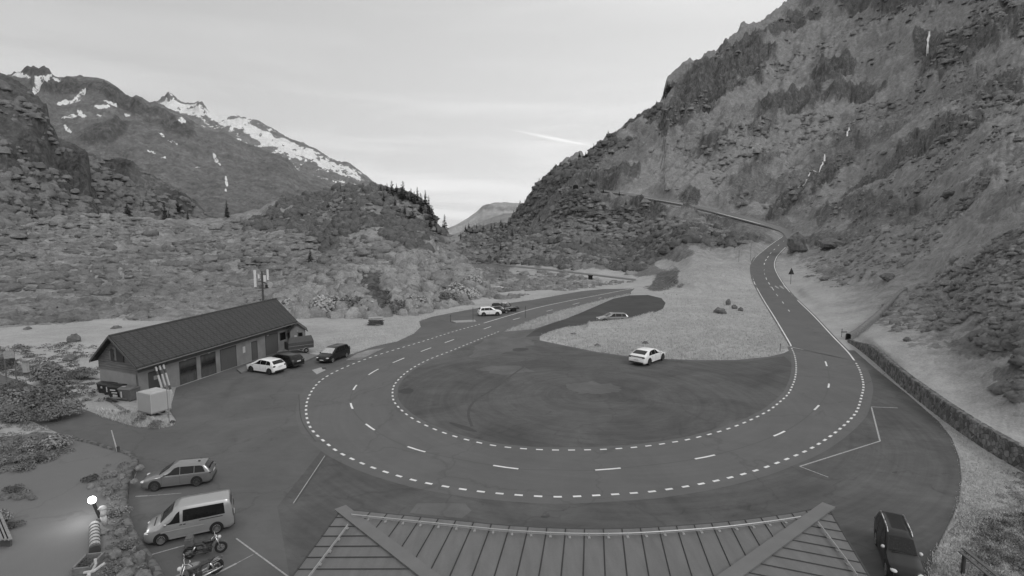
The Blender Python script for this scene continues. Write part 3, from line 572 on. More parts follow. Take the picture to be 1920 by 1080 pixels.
# ================================================================== vehicles
TYRE = mat('tyre_rubber', .018, .85); RIM = mat('wheel_rim', .42, .3, .05, metal=.8); RIMD = mat('dark_rim', .10, .4, .05, metal=.6)
ARCH = mat('wheel_arch', .012, .9); GLASS = mat('car_glass', .010, .12, .05, spec=.35); GLASSB = mat('painted_sunlit_screen', .42, .25, .3, 6)  # GLASSB: sunlight on the windscreen put into a pale base colour
TRIM = mat('black_trim', .025, .5); CHR = mat('chrome', .75, .3, .05, metal=.9); LAMP = mat('headlamp', .55, .1, .1, coat=1); TAIL = mat('tail_lamp', .07, .15, .1, coat=1); PLATE = mat('number_plate', .62, .5)
PLINK = mat('plate_ink', .03, .5)
CT_ = {  # L W H, top profile, windscreen base/top, rear roof end, rear glass base, belt, wheel r, overhang front, wheelbase
 'wagon': dict(L=4.65, W=1.82, H=1.48, prof=[(0,.5),(.012,.68),(.05,.76),(.25,.98),(.41,1.40),(.50,1.48),(.86,1.43),(.90,1.38),(.975,1.02),(.99,.80),(1,.55)], ws=(.25,.41), rr=.89, rg=.972, belt=.93, r=.33, fo=.92, wb=2.73),
 'hatch': dict(L=3.98, W=1.74, H=1.46, prof=[(0,.5),(.012,.68),(.05,.78),(.23,1.0),(.42,1.40),(.52,1.46),(.82,1.40),(.87,1.34),(.97,1.0),(.99,.78),(1,.5)], ws=(.23,.42), rr=.86, rg=.965, belt=.95, r=.31, fo=.80, wb=2.54),
 'suv': dict(L=4.4, W=1.84, H=1.64, prof=[(0,.6),(.012,.82),(.05,.95),(.24,1.10),(.38,1.54),(.47,1.64),(.86,1.60),(.90,1.54),(.975,1.10),(.99,.85),(1,.6)], ws=(.24,.38), rr=.89, rg=.97, belt=1.06, r=.35, fo=.86, wb=2.62),
 'mpv': dict(L=4.75, W=1.88, H=1.70, prof=[(0,.5),(.012,.70),(.05,.85),(.19,1.06),(.38,1.58),(.47,1.70),(.88,1.66),(.92,1.58),(.98,1.12),(.99,.85),(1,.55)], ws=(.19,.38), rr=.91, rg=.975, belt=1.03, r=.33, fo=.90, wb=2.90),
 'sedan': dict(L=4.75, W=1.84, H=1.46, prof=[(0,.5),(.012,.66),(.05,.76),(.25,.98),(.42,1.38),(.52,1.46),(.68,1.43),(.80,1.28),(.93,1.06),(.975,1.02),(.99,.80),(1,.55)], ws=(.25,.42), rr=.74, rg=.91, belt=.95, r=.34, fo=.90, wb=2.78),
 'van': dict(L=4.9, W=1.90, H=1.95, prof=[(0,.52),(.012,.78),(.05,.95),(.17,1.16),(.33,1.80),(.39,1.92),(.48,1.95),(.93,1.91),(.965,1.85),(.985,1.3),(.995,.8),(1,.5)], ws=(.175,.325), rr=.955, rg=.984, belt=1.12, r=.33, fo=.90, wb=3.0),
}
def prof_fn(T):
    xs = np.linspace(0, 1, 201); z = np.interp(xs, [p[0] for p in T['prof']], [p[1] for p in T['prof']])
    k = np.ones(7)/7; z2 = np.convolve(np.pad(z, 3, mode='edge'), k, 'valid'); z2[:5] = z[:5]; z2[-4:] = z[-4:]
    return lambda x: float(np.interp(x, xs, z2))
class CarShape:
    def __init__(s, T):
        s.T = T; s.zt = prof_fn(T); s.L, s.W, s.H, s.belt = T['L'], T['W'], T['H'], T['belt']
    def w(s, x):
        f = 1-.20*max(0, 1-x/.10)**2.2-.12*max(0, 1-(1-x)/.07)**2.2
        return s.W/2*f*(1-.02*abs(2*x-1))
    def wr(s, x):
        zt = s.zt(x); b = min(s.belt, zt-.05); t = max(0, min(1, (zt-b)/(s.H-s.belt))); return s.w(x)*(.97-(.16 if s.T is CT_['van'] else .22)*t**.8)
    def side(s, x, z):
        zt = s.zt(x); b = min(s.belt, zt-.05)
        if z <= b: return s.w(x)*(1-.03*max(0, (z-.6)/(b-.6+1e-6))**2) if z > .6 else s.w(x)*(1-.05*((.6-z)/.4)**2)
        t = min(1, (z-b)/(zt-.05-b+1e-6)); return s.w(x)*.97*(1-t)+s.wr(x)*t
    def X(s, x): return s.L/2-x*s.L
    def body(s):
        xs = np.unique(np.concatenate([[0, .004, .012, .03], np.linspace(.05, .95, 37), [.965, .975, .985, .995, 1]])); V = []
        for x in xs:
            zt = s.zt(x); b = min(s.belt, zt-.05); zb = .22+.10*max(0, 1-x/.05)+.12*max(0, 1-(1-x)/.05); h = []
            h += [(0, zb), (s.w(x)*.88, zb), (s.side(x, .42)*.985, zb+.06)]
            for z in (.42, .56, .70, .84): z = min(z, b-.002*(5-z)); h.append((s.side(x, z), z))
            h += [(s.side(x, b), b), (s.side(x, (b+zt)/2), b+(zt-.05-b)*.5), (s.wr(x), zt-.05), (s.wr(x)*.93, zt-.012), (s.wr(x)*.5, zt+.004), (0, zt+.012)]
            ring = h+[(-y, z) for y, z in h[-2:0:-1]]; V += [(s.X(x), y, z) for y, z in ring]
        n = len(ring); F = [(i*n+j, i*n+(j+1) % n, (i+1)*n+(j+1) % n, (i+1)*n+j) for i in range(len(xs)-1) for j in range(n)]
        F += [tuple(range(n)), tuple(range((len(xs)-1)*n, len(xs)*n))[::-1]]
        m = MB(); m.add(V, F); return m
    def sidepane(s, x0, x1, sy, slant0=0, slant1=0, zlo=None, drop=.075, k=10):
        m = MB(); V = []; zlo = zlo or s.belt+.015
        for i in range(k+1):
            t = i/k
            xb = x0+(x1-x0)*t; xt_ = (x0+slant0)+((x1-slant1)-(x0+slant0))*t
            zh = max(zlo+.01, min(s.zt(xb), s.zt(xt_))-drop); 
            for u in (0, .5, 1): x = xb+(xt_-xb)*u; z = zlo+(zh-zlo)*u; V.append((s.X(x), sy*(s.side(x, z)+.008), z))
        F = [(3*i+j, 3*i+3+j, 3*i+4+j, 3*i+1+j) for i in range(k) for j in (0, 1)]
        return m.add(V, F)
    def toppane(s, x0, x1, fy=.90, k=8, lift=.008):
        m = MB(); V = []; n = 8
        for i in range(k+1):
            x = x0+(x1-x0)*i/k; zt = s.zt(x)
            for j in range(n+1):
                q = -1+2*j/n; y = q*s.wr(x)*fy; z = zt+.012-.016*abs(q)**2.5-.018*max(0, abs(q*fy)-.82)/.18+lift; V.append((s.X(x)+lift*(1 if x < .5 else -1), y, z))
        return m.add(V, [(i*(n+1)+j, (i+1)*(n+1)+j, (i+1)*(n+1)+j+1, i*(n+1)+j+1) for i in range(k) for j in range(n)])
def wheels(root, S, T, rimm, ns=5, bar=False):
    for x, sx in ((S.L/2-T['fo'], 1), (S.L/2-T['fo']-T['wb'], -1)):
        for sy in (1, -1):
            y = sy*(S.W/2-.012); r = T['r']; xx = (S.L/2-x)/S.L; ys = sy*S.side(xx, .45)
            a = MB(); n = 22; V = []; 
            for rr, yy in ((r+.075, ys+sy*.006), (r+.055, ys+sy*.016), (r*.4, ys+sy*.014)):
                V += [(x+rr*math.cos(math.pi*(-.12+1.24*k/(n-1))), yy, max(.21, r+rr*math.sin(math.pi*(-.12+1.24*k/(n-1))))) for k in range(n)]
            a.add(V, [(j*n+k, j*n+k+1, (j+1)*n+k+1, (j+1)*n+k) for j in (0, 1) for k in range(n-1)])
            a.add(V[2*n:], [tuple(range(n))]); a.build('wheel_arch', ARCH, root)
            w = MB(); y0 = ys-sy*.17; y1 = ys+sy*.022; w.torus((x, (ys-sy*.075), r), r-.075, .075, 26, 8, sy=1.25); wo_ = w.build('wheel', TYRE, root, smooth=True)
            c = MB(); yo = ys+sy*.012; c.tube((x, y0, r), (x, yo-sy*.035, r), r*.70, r*.70, 22); c.torus((x, yo-sy*.008, r), r*.66, .018, 24, 5)
            for k in range(ns):
                an = 2*math.pi*k/ns+.3; M_ = Matrix.Translation((x, yo-sy*.012, r)) @ Matrix.Rotation(-an, 4, 'Y')
                c.box((r*.36, 0, 0), (r*.62, .03, .05 if ns < 8 else .03), mtx=M_)
            c.tube((x, yo-sy*.03, r), (x, yo+sy*.01, r), r*.16, r*.13, 12); rim = c.build('rim', rimm, wo_)
def car(name, label, typ, paint, pf=None, pr=None, near='L', group=None, rimm=None, rails=None, cat='car', screen=None, scale=None, ns=5, extra=None, pos=None, rear=True, mirror=None, tint=None, rear_dark=False, zc=0):
    T = CT_[typ]; S = CarShape(T)
    F, R = gnd(*pf), gnd(*pr); d = (F-R); sc = scale or d.length/T['wb']; h = d.normalized(); left = Vector((-h.y, h.x, 0))
    mid = (F+R)/2 if not scale else F-h*T['wb']*sc/2
    c = mid+(-left if near == 'L' else left)*(T['W']/2)*sc
    c -= h*((T['L']/2-T['fo']-T['wb']/2)*sc)      # axle mid -> body centre
    root = empty(name, (c.x, c.y, .015+zc), math.atan2(h.y, h.x), label, cat, group, sc)
    S.body().build('body', paint, root, smooth=True)
    wheels(root, S, T, rimm or RIM, ns)
    a, b = T['ws']; scm = screen or GLASS; g = tint or GLASS
    S.toppane(a+.012, b-.004, .90).build('windscreen', scm, root, smooth=True)
    S.toppane(T['rr']+.012, T['rg']-.006, .86).build('rear_window', g, root, smooth=True)
    for sy in (1, -1):
        if typ == 'van':
            S.sidepane(.235, .395, sy, .065, .0, zlo=1.10, drop=.20).build('side_window', g, root, smooth=True)
            S.sidepane(.425, .90, sy, .008, .012, zlo=1.12, drop=.19).build('side_window', g, root, smooth=True)
            m = MB(); m.box((S.X(.74), sy*(S.side(.74, 1.02)+.006), 1.02), (1.3, .02, .035)); m.build('sliding_door_rail', TRIM, root)
            m = MB(); m.box((S.X(.42), sy*(S.side(.4, .72)+.008), .72), (2.3, .03, .06)); m.build('side_moulding', paint, root)
            for xx in (.405, .445): m = MB(); m.box((S.X(xx), sy*(S.side(xx, 1.0)+.02), .98), (.13, .03, .035)); m.build('door_handle', TRIM, root)
        else:
            B = T['rr']+.02 if typ not in ('sedan',) else T['rr']+.05
            p = [a+.045, a+.30*(B-a)+.11, a+.68*(B-a)+.06, B]
            S.sidepane(p[0], p[1]-.008, sy, .10, 0).build('side_window', g, root, smooth=True)
            S.sidepane(p[1], p[2]-.008, sy, 0, 0).build('side_window', g, root, smooth=True)
            S.sidepane(p[2], p[3], sy, 0, .03 if typ != 'sedan' else .05).build('side_window', g, root, smooth=True)
            for xx in (p[1]-.03, p[2]-.03): m = MB(); m.box((S.X(xx), sy*(S.side(xx, S.belt-.1)+.012), S.belt-.11), (.17, .03, .03)); m.build('door_handle', paint, root)
            for xx in (p[0]+.0, p[1]-.004, p[2]-.004):
                pts = [(S.X(xx), sy*(S.side(xx, z)+.004), z) for z in (.34, .55, .75, S.belt-.02)]; m = MB(); m.path(pts, .006, 4); m.build('door_gap', TRIM, root)
        m = MB(); m.box((S.X(.5), sy*(S.side(.5, .3)+.004), .30), (T['wb']-.78*1.0, .03, .07)); m.build('sill', TRIM if typ in ('suv',) else paint, root)
        m = MB(); m.ell((S.X(a+.065), sy*(S.side(a+.06, S.belt)+.12), S.belt+.05), (.09, .12, .075), 10, 6); m.build('mirror', mirror or paint, root, smooth=True)
        m = MB(); zl = min(.70, T['prof'][1][1]-.02)+(.08 if typ in ('suv', 'van') else 0); xx = .035 if typ != 'van' else .045
        m.ell((S.X(xx), sy*S.w(xx)*.80, zl), (.20, .20, .075), 12, 7, rz=-sy*.5); m.build('headlight', LAMP, root, smooth=True)
        m = MB(); zl = {'hatch': .86, 'suv': .98, 'mpv': 1.0, 'van': 1.0}.get(typ, .88); hh = .32 if typ in ('van', 'mpv') else .10
        m.ell((S.X(.982), sy*S.w(.98)*.86, zl), (.09, .17 if typ != 'van' else .07, hh), 10, 6); m.build('tail_light', TAIL, root, smooth=True)
    m = MB(); m.box((S.X(.002)+.01, 0, .42), (.05, S.W*.62, .17)); m.box((S.X(.004)+.01, 0, .62), (.03, S.W*.42, .07)); m.build('grille', TRIM, root, bevel=.02)
    m = MB(); m.box((S.X(0)+.045, 0, .46), (.02, .50, .11)); m.build('number_plate', PLATE, root)
    m = MB(); m.box((S.X(1)-.008, 0, .78 if typ != 'sedan' else .62), (.02, .50, .11)); pl = m.build('number_plate', PLATE, root)
    m = MB(); m.box((S.X(.998)-.01, 0, .36), (.06, S.W*.80, .14)); m.build('rear_bumper', TRIM, root, bevel=.02)
    if rear_dark: m = MB(); m.box((S.X(.99)-.006, 0, .93), (.06, S.W*.86, .09)); m.build('light_bar', TAIL, root, bevel=.02)
    if rails:
        for sy in (1, -1):
            P = [(S.X(x), sy*(S.wr(x)*.95), S.zt(x)+.045+(0 if .44 < x < .85 else -.05)) for x in np.linspace(.415, .87, 12)]; m = MB(); m.path(P, .034, 6); m.build('roof_rail', rails, root, smooth=True)
    m = MB(); V = [(S.X(a-.004), -S.W*.34, S.zt(a)+.02), (S.X(a+.0), S.W*.02, S.zt(a)+.02), (S.X(a+.01), S.W*.34, S.zt(a+.01)+.02)]; m.path(V, .014, 5); m.build('wiper', TRIM, root)
    return root, S
WHITE = mat('white_car_paint', .80, .35, .02, 3, coat=.8); SILV = mat('silver_car_paint', .22, .32, .05, 3, metal=.55, coat=.8); VANP = mat('pale_silver_car_paint', .36, .34, .05, 3, metal=.45, coat=.8)
BLK = mat('black_car_paint', .007, .35, .1, 3, coat=.35, spec=.3); DGR = mat('charcoal_car_paint', .030, .28, .1, 3, coat=.8)
def vehicles():
    P = 'vehicles parked around the hairpin'
    r, S = car('estate_car', 'silver estate car with black windows beside the curved garden wall, parked behind the silver van', 'wagon', SILV, (290,922.7), (368.9,913.3), 'L', ns=10, rimm=RIMD)
    r.scale.z *= 1.14
    m = MB(); m.ell((S.X(.80), .1, S.zt(.8)+.04), (.10, .025, .04), 8, 5); m.build('roof_antenna', TRIM, r)
    r, S = car('van', 'tall pale silver passenger van with long dark side windows, nose to the garden wall', 'van', VANP, (302.2,1024.5), (406.7,1001.8), 'L', cat='van', ns=12)
    r.scale.z *= 1.12
    m = MB(); m.box((S.X(.115), 0, S.zt(.12)+.012), (.05, 1.1, .02)); m.build('bonnet_vent', TRIM, r)
    car('hatchback', 'small white hatchback parked in front of the long garage building', 'hatch', WHITE, (470.5,698.5), (504.5,703.4), 'L', rimm=RIMD, ns=8)
    car('estate_car', 'black estate car half hidden behind the white hatchback by the garage', 'wagon', BLK, (503,686.5), (536,691.5), 'L', rimm=RIMD)
    car('minivan', 'black minivan with a pale windscreen parked by the grass edge near the covered trailer', 'mpv', BLK, (624.7,680.2), (650.5,670.3), 'L', cat='minivan', screen=GLASSB)
    car('small_suv', 'white compact SUV parked in the lay-by beside the far side of the bend', 'suv', WHITE, (932.8,592.3), (907,593.2), 'R', rimm=RIMD)
    car('hatchback', 'dark car mostly hidden between the white compact SUV and the pickup', 'hatch', DGR, (949.5,587.8), (926,588.6), 'R')
    car('estate_car', 'silver car with dark windows half hidden by the grass bank in the dark turning lot', 'wagon', SILV, (1134,606.5), (1168,606.0), 'L', rimm=RIMD)
    car('sedan', 'white saloon car seen from behind at the edge of the meadow inside the hairpin', 'sedan', WHITE, (1242.9,676.2), (1218.4,685.5), 'R', rimm=RIMD, rear_dark=True, ns=8)
    rr_, _s = car('suv', 'black SUV with bright roof rails in the forecourt at the lower right', 'suv', BLK, (1643,1078), (1625,1015), 'R', scale=.95, rails=CHR, mirror=mat('bright_mirror', .6, .3), cat='SUV')
    rr_.scale.y = .64
    # pickup
    F, R = gnd(963.5, 584.6), gnd(934.5, 585.8); d = F-R; sc = d.length/3.2; h = d.normalized(); left = Vector((-h.y, h.x, 0)); c = (F+R)/2+left*.93*sc
    root = empty('pickup_truck', (c.x, c.y, .015), math.atan2(h.y, h.x), 'dark pickup truck with a loaded bed, farthest of the three vehicles in the lay-by', 'pickup truck', scale=sc)
    m = MB(); pr = [(-2.6,.45),(-2.62,1.12),(-.95,1.12),(-.85,1.30),(-.62,1.78),(.55,1.80),(1.15,1.22),(2.35,1.08),(2.6,.95),(2.66,.45)]
    n = len(pr); V = []
    for y, k in ((-.93, 1), (.93, 1)): V += [(x, y*(1 if z < 1.2 else .80), z) for x, z in pr]
    m.add(V, [tuple(range(n))[::-1], tuple(range(n, 2*n))]+[(k, (k+1) % n, n+(k+1) % n, n+k) for k in range(n)]); m.build('body', DGR, root, bevel=.05)
    for sy in (1, -1):
        for q in ([(-.62,1.24),(-.5,1.68),(-.08,1.70),(-.08,1.24)], [(0,1.24),(0,1.70),(.5,1.68),(.98,1.24)]):
            m = MB(); m.add([(x, sy*(.935 if z < 1.3 else .77)*(1.0), z) for x, z in q], [(0, 1, 2, 3)]); m.build('side_window', GLASS, root)
        for x in (-1.55, 1.65):
            m = MB(); m.torus((x, sy*.86, .38), .30, .09, 20, 7); w_ = m.build('wheel', TYRE, root, smooth=True); m = MB(); m.tube((x, sy*.80, .38), (x, sy*.93, .38), .20, .17, 14); m.build('rim', RIM, w_)
            m = MB(); m.tube((x, sy*.5, .40), (x, sy*.945, .40), .47, .47, 20); m.build('wheel_arch', ARCH, root)
        m = MB(); m.ell((2.52, sy*.72, .86), (.14, .18, .09)); m.build('headlight', LAMP, root, smooth=True)
        m = MB(); m.ell((.95, sy*1.03, 1.25), (.08, .12, .09)); m.build('mirror', TRIM, root, smooth=True)
    m = MB(); m.add([(.62, -.70, 1.78), (.62, .70, 1.78), (1.17, .86, 1.25), (1.17, -.86, 1.25)], [(0, 1, 2, 3)]); o = m.build('windscreen', GLASSB, root)
    for i in range(len(o.data.vertices)): o.data.vertices[i].co += Vector((.02, 0, .03))
    m = MB(); m.box((2.72, 0, .55), (.14, 1.8, .22)); m.build('bumper', TRIM, root, bevel=.03)
    m = MB(); m.box((-1.8, 0, 1.35), (1.5, 1.5, .5)); m.box((-1.75, .0, 1.65), (1.1, 1.2, .18)); m.build('bed_load', mat('dark_tarp', .03, .8), root, bevel=.05)
    moto()
def bike(name, label, pr, pf, paint, bag, sc, seed):
    R, F = gnd(*pr), gnd(*pf); d = F-R; h = d.normalized(); c = (F+R)/2; sc = sc or d.length/1.5
    root = empty(name, (c.x, c.y, .012), math.atan2(h.y, h.x), label, 'motorcycle', scale=sc)
    MET = mat('engine_metal', .16, .35, .2, 12, metal=.8)
    for x in (-.75, .75):
        m = MB(); m.torus((x, 0, .32), .255, .068, 28, 8); w = m.build('wheel', TYRE, root, smooth=True)
        m = MB(); m.torus((x, 0, .32), .19, .016, 24, 5); m.tube((x, -.06, .32), (x, .06, .32), .06, .06, 12)
        for k in range(9): a = 2*math.pi*k/9; m.tube((x, 0, .32), (x+.19*math.cos(a), 0, .32+.19*math.sin(a)), .007, .007, 4)
        m.tube((x, .045, .32), (x, .055, .32), .12, .12, 18); m.build('rim', RIM if bag else RIMD, w)
        m = MB(); P = [(x+.35*math.cos(a), 0, .32+.35*math.sin(a)) for a in np.linspace(.4 if x < 0 else .9, 2.6 if x < 0 else 2.5, 9)]
        V = [(p[0], s*.075, p[2]) for p in P for s in (-1, 1)]; m.add(V, [(2*i, 2*i+1, 2*i+3, 2*i+2) for i in range(8)]); m.build('fender', paint, root)
    m = MB(); m.ell((.18, 0, .80), (.32, .15, .14), 14, 9); m.build('fuel_tank', paint, root, smooth=True)
    m = MB(); m.ell((-.30, 0, .74), (.36, .15, .075), 14, 7); m.ell((-.56, 0, .80), (.16, .12, .06), 12, 6); m.build('seat', mat('seat_vinyl', .04 if bag else .30, .6), root, smooth=True)
    m = MB(); m.box((.10, 0, .42), (.42, .30, .26)); m.tube((.02, 0, .5), (-.08, 0, .76), .10, .09, 12); m.tube((.14, 0, .5), (.30, 0, .74), .10, .09, 12)
    for k in range(5): m.tube((-.03-.02*k, 0, .56+.04*k), (-.035-.02*k, 0, .575+.04*k), .125, .125, 12); m.tube((.19+.03*k, 0, .56+.035*k), (.195+.03*k, 0, .575+.035*k), .125, .125, 12)
    m.tube((.0, -.20, .42), (.0, .20, .42), .12, .12, 14); m.build('engine', MET, root, bevel=.015)
    m = MB(); m.path([(.62, 0, .95), (.30, 0, .66), (.25, 0, .30), (-.35, 0, .30), (-.45, 0, .60), (.2, 0, .70), (.60, 0, .90)], .022, 6)
    for s in (-1, 1): m.path([(-.45, s*.12, .60), (-.9, s*.12, .66)], .015, 5); m.path([(-.30, s*.11, .34), (-.75, s*.11, .32)], .025, 6)
    m.build('frame', TRIM if bag else mat('pale_frame', .3, .4), root)
    for s in (-1, 1):
        m = MB(); m.tube((.76, s*.10, .32), (.52, s*.10, 1.02), .026, .022, 8); m.build('fork', CHR, root, smooth=True)
        m = MB(); m.tube((-.62, s*.15, .36), (-.45, s*.15, .68), .035, .035, 8); m.build('shock_absorber', CHR, root, smooth=True)
        m = MB(); m.path([(.20, s*.16, .50), (.30, s*.19, .30), (.0, s*.21, .25), (-.95, s*.22, .33)], .038, 8); m.build('exhaust', CHR if not bag else TRIM, root, smooth=True)
    m = MB(); m.path([(.36, .40, 1.06), (.44, .26, 1.12), (.50, 0, 1.03), (.44, -.26, 1.12), (.36, -.40, 1.06)], .014, 6); hb = m.build('handlebar', CHR, root)
    m = MB(); m.tube((.36, .28, 1.08), (.32, .42, 1.05), .02, .02, 8); m.tube((.36, -.28, 1.08), (.32, -.42, 1.05), .02, .02, 8); m.build('grip', TRIM, hb)
    for s in (-1, 1): m = MB(); m.tube((.42, s*.26, 1.10), (.40, s*.34, 1.26), .007, .007, 5); m.ell((.40, s*.36, 1.28), (.02, .07, .045)); m.build('mirror', TRIM if bag else CHR, root)
    m = MB(); m.ell((.70, 0, .92), (.10, .10, .10), 14, 9); m.build('headlight', LAMP, root, smooth=True)
    m = MB(); m.ell((-1.0, 0, .68), (.05, .07, .05)); m.build('tail_light', TAIL, root, smooth=True)
    if bag: m = MB(); m.box((-.72, 0, .98), (.42, .48, .38)); m.box((-.72, 0, 1.20), (.34, .40, .08)); m.build('luggage_bag', mat('bag_canvas', .10, .85, .25, 10), root, bevel=.06)
def moto():
    bike('motorcycle', 'dark motorcycle with a bulky luggage bag behind its seat, next to the van', (356,1048), (415,1036), mat('bike_black', .02, .3, coat=.6), True, None, 1)
    bike('motorcycle', 'pale silver motorcycle with a light seat, in front of the dark motorcycle', (393,1081), (351,1100), mat('bike_silver', .2, .3, .1, metal=.4, coat=.5), False, .92, 2)
# ================================================================== long garage building
def building():
    A = Vector((gnd(262,748).x, gnd(262,748).y, 0)); B = gnd(547,651); B.z = 0; Wv = Vector((-4.9, 2.1, 0)); Lv = B-A
    up = lambda s: 1+.10*s
    def P(s, w, z): return A+Lv*s+Wv*w+Vector((0, 0, z*up(s)))
    root = empty('garage_building', A, 0, 'long low garage building with a dark tiled gable roof and a row of wide doors', 'building')
    def q(v): return tuple(v-A)
    CONC = mat('grey_render', .20, .9, .2, .9, bump=.2); CL = mat('pale_render', .25, .9, .14, 1.1); EH, RH = 3.05, 5.25; BH = 2.25
    def wall(name, pts, m, n=None): mb = MB(); mb.add([q(p) for p in pts], [tuple(range(len(pts)))]); return mb.build(name, m, root)
    # solid body: render below, boards above
    mb = MB(); V = [q(P(s, w, z)) for z in (-.2, BH) for s, w in ((0, 0), (1, 0), (1, 1), (0, 1))]
    mb.add(V, [(3, 2, 1, 0), (4, 5, 6, 7), (0, 1, 5, 4), (1, 2, 6, 5), (2, 3, 7, 6), (3, 0, 4, 7)]); mb.build('wall', CONC, root)
    M = MT('weathered_boards', .9); nn = M.noise(3.5, 5, .65, stretch=(.25, .25, 9)); sp = M.n('ShaderNodeSeparateXYZ'); M.l(M.tc.outputs['Object'], sp.inputs[0])
    fr = M.math('FRACT', M.math('MULTIPLY', sp.outputs[2], 4.6)); gap = M.rng(fr, 0, .16, .30, 1); M.grey(M.math('MULTIPLY', M.rng(nn, .3, .7, .075, .215), gap)); M.bump(gap, .6, .02); WOOD = M.m
    M = MT('dark_boards', .9); nn = M.noise(3, 5, .65, stretch=(.3, .3, 6)); sp = M.n('ShaderNodeSeparateXYZ'); M.l(M.tc.outputs['Object'], sp.inputs[0])
    fr = M.math('FRACT', M.math('MULTIPLY', sp.outputs[2], 4.6)); gap = M.rng(fr, 0, .14, .5, 1); M.grey(M.math('MULTIPLY', M.rng(nn, .3, .7, .062, .12), gap)); DW = M.m
    mb = MB(); e = .03; f = [(0-.002, -e/5.7), (1.002, -e/5.7), (1.002, 1+e/5.7), (-.002, 1+e/5.7)]
    V = [q(P(s, w, z)) for z in (BH+.003, EH+.05) for s, w in f]+[q(P(-.002, .5, RH-.02)), q(P(1.002, .5, RH-.02))]
    mb.add(V, [(0, 1, 5, 4), (2, 3, 7, 6)]); mb.build('side_boarding', DW, root)
    mb = MB(); mb.add(V, [(3, 0, 4, 8, 7)]); mb.build('gable_boarding', WOOD, root); mb = MB(); mb.add(V, [(1, 2, 6, 9, 5)]); mb.build('gable_boarding', WOOD, root)
    # pale render panel on the gable foot
    mb = MB(); mb.add([q(P(-.004, w, z)) for w, z in ((.03, 0.0), (.03, BH-.12), (.97, BH-.12), (.97, 0.0))], [(0, 1, 2, 3)]); mb.build('gable_plinth', CL, root)
    # loft hatch and shutters
    for w, ww, z0, z1, m in ((.40, .09, 3.05, 4.30, mat('dark_wood', .05, .9)), (.53, .045, 3.10, 4.25, mat('pale_wood', .17, .9)), (.59, .055, 3.05, 4.1, mat('dark_wood', .05)), (.655, .02, 3.1, 3.9, mat('pale_wood', .17))):
        mb = MB(); mb.add([q(P(s, a, z)) for s in (-.003, -.006) for a, z in ((w-ww, z0), (w-ww, z1), (w+ww, z1), (w+ww, z0))], [(0, 1, 2, 3), (4, 5, 6, 7), (0, 1, 5, 4), (2, 3, 7, 6), (1, 2, 6, 5)]); mb.build('shutter', m, root)
    for s in np.linspace(.135, .93, 6): mb = MB(); v = Lv*.003; mb.add([q(P(s, -.011, BH)), q(P(s+.004, -.011, BH)), q(P(s+.004, -.011, EH)), q(P(s, -.011, EH)), q(P(s, -.003, BH)), q(P(s+.004, -.003, BH)), q(P(s+.004, -.003, EH)), q(P(s, -.003, EH))], [(0, 1, 2, 3), (0, 4, 7, 3), (1, 5, 6, 2)]); mb.build('post', mat('post_wood', .07), root)
    # roof with overhangs
    M = MT('roof_tiles', .85); U = M.n('ShaderNodeUVMap'); 
    br = M.n('ShaderNodeTexBrick'); br.offset = .5; br.inputs['Scale'].default_value = 1; br.inputs['Mortar Size'].default_value = .02; br.inputs['Brick Width'].default_value = .42; br.inputs['Row Height'].default_value = .30
    M.l(U.outputs[0], br.inputs[0]); nn = M.noise(.9, 5, .6); n2 = M.noise(14, 3, .6)
    sx_ = M.n('ShaderNodeSeparateXYZ'); M.l(U.outputs[0], sx_.inputs[0]); RIB = M.rng(M.math('ABSOLUTE', M.math('SUBTRACT', M.math('FRACT', M.math('DIVIDE', sx_.outputs[0], .84)), .5)), .36, .5, 1.0, .55)
    for i, v in ((1, .044), (2, .052), (3, .022)): br.inputs[i].default_value = g3(v)
    bw = M.n('ShaderNodeRGBToBW'); M.l(br.outputs[0], bw.inputs[0]); M.grey(M.math('MULTIPLY', M.math('MULTIPLY', bw.outputs[0], M.math('MULTIPLY', M.rng(nn, .3, .7, 1.0, 1.18), RIB)), M.rng(n2, .2, .8, .9, 1.1))); M.bump(bw.outputs[0], .4, .02); TILE = M.m
    ov = .14; th = .14
    for sgn, w0, w1 in ((0, -ov, .5), (1, 1.05, .5)):
        mb = MB(); zl = EH-.06-(RH-EH)*ov*.55; ws = [w0, w1]; V = []
        for s in (-.028, 1.022):
            for w, z in ((w0, zl), (w1, RH)):
                V.append(q(P(s, w, z+.02))); 
            for w, z in ((w0, zl), (w1, RH)): V.append(q(P(s, w, z+.02+th)))
        # order: s0[lo_b, hi_b, lo_t, hi_t], s1[...]
        mb.add(V, [(0, 1, 5, 4), (2, 6, 7, 3), (0, 4, 6, 2), (0, 2, 3, 1), (4, 5, 7, 6)]); o = mb.build('roof', TILE, root)
        uv = o.data.uv_layers.new(name='UVMap'); Ld = Lv.normalized()
        for lp in o.data.loops:
            c = o.data.vertices[lp.vertex_index].co; uv.data[lp.index].uv = (c.dot(Ld), c.z*1.9)
    mb = MB(); mb.path([q(P(-.03, -ov-.02, EH-.24)), q(P(1.024, -ov-.02, EH-.24))], .06, 8); mb.build('gutter', mat('gutter_zinc', .16, .5, metal=.4), root)
    mb = MB(); mb.path([q(P(-.028, .5, RH+th+.02)), q(P(1.022, .5, RH+th+.02))], .09, 8); mb.build('ridge_cap', mat('ridge_tile', .055, .8), root)
    for w0, z0 in ((-ov, EH-.26), (1.05, EH-.26)):
        a, b = P(-.032, w0, z0+.02), P(-.032, .5, RH-.02); mb = MB(); o3 = Vector((0, 0, .20)); k = -Lv.normalized()*.05
        mb.add([q(v) for v in (a, b, b+o3, a+o3, a+k, b+k, b+o3+k, a+o3+k)], [(0, 1, 2, 3), (4, 5, 6, 7), (0, 1, 5, 4), (3, 2, 6, 7), (0, 3, 7, 4)]); mb.build('barge_board', mat('barge_wood', .085, .8), root)
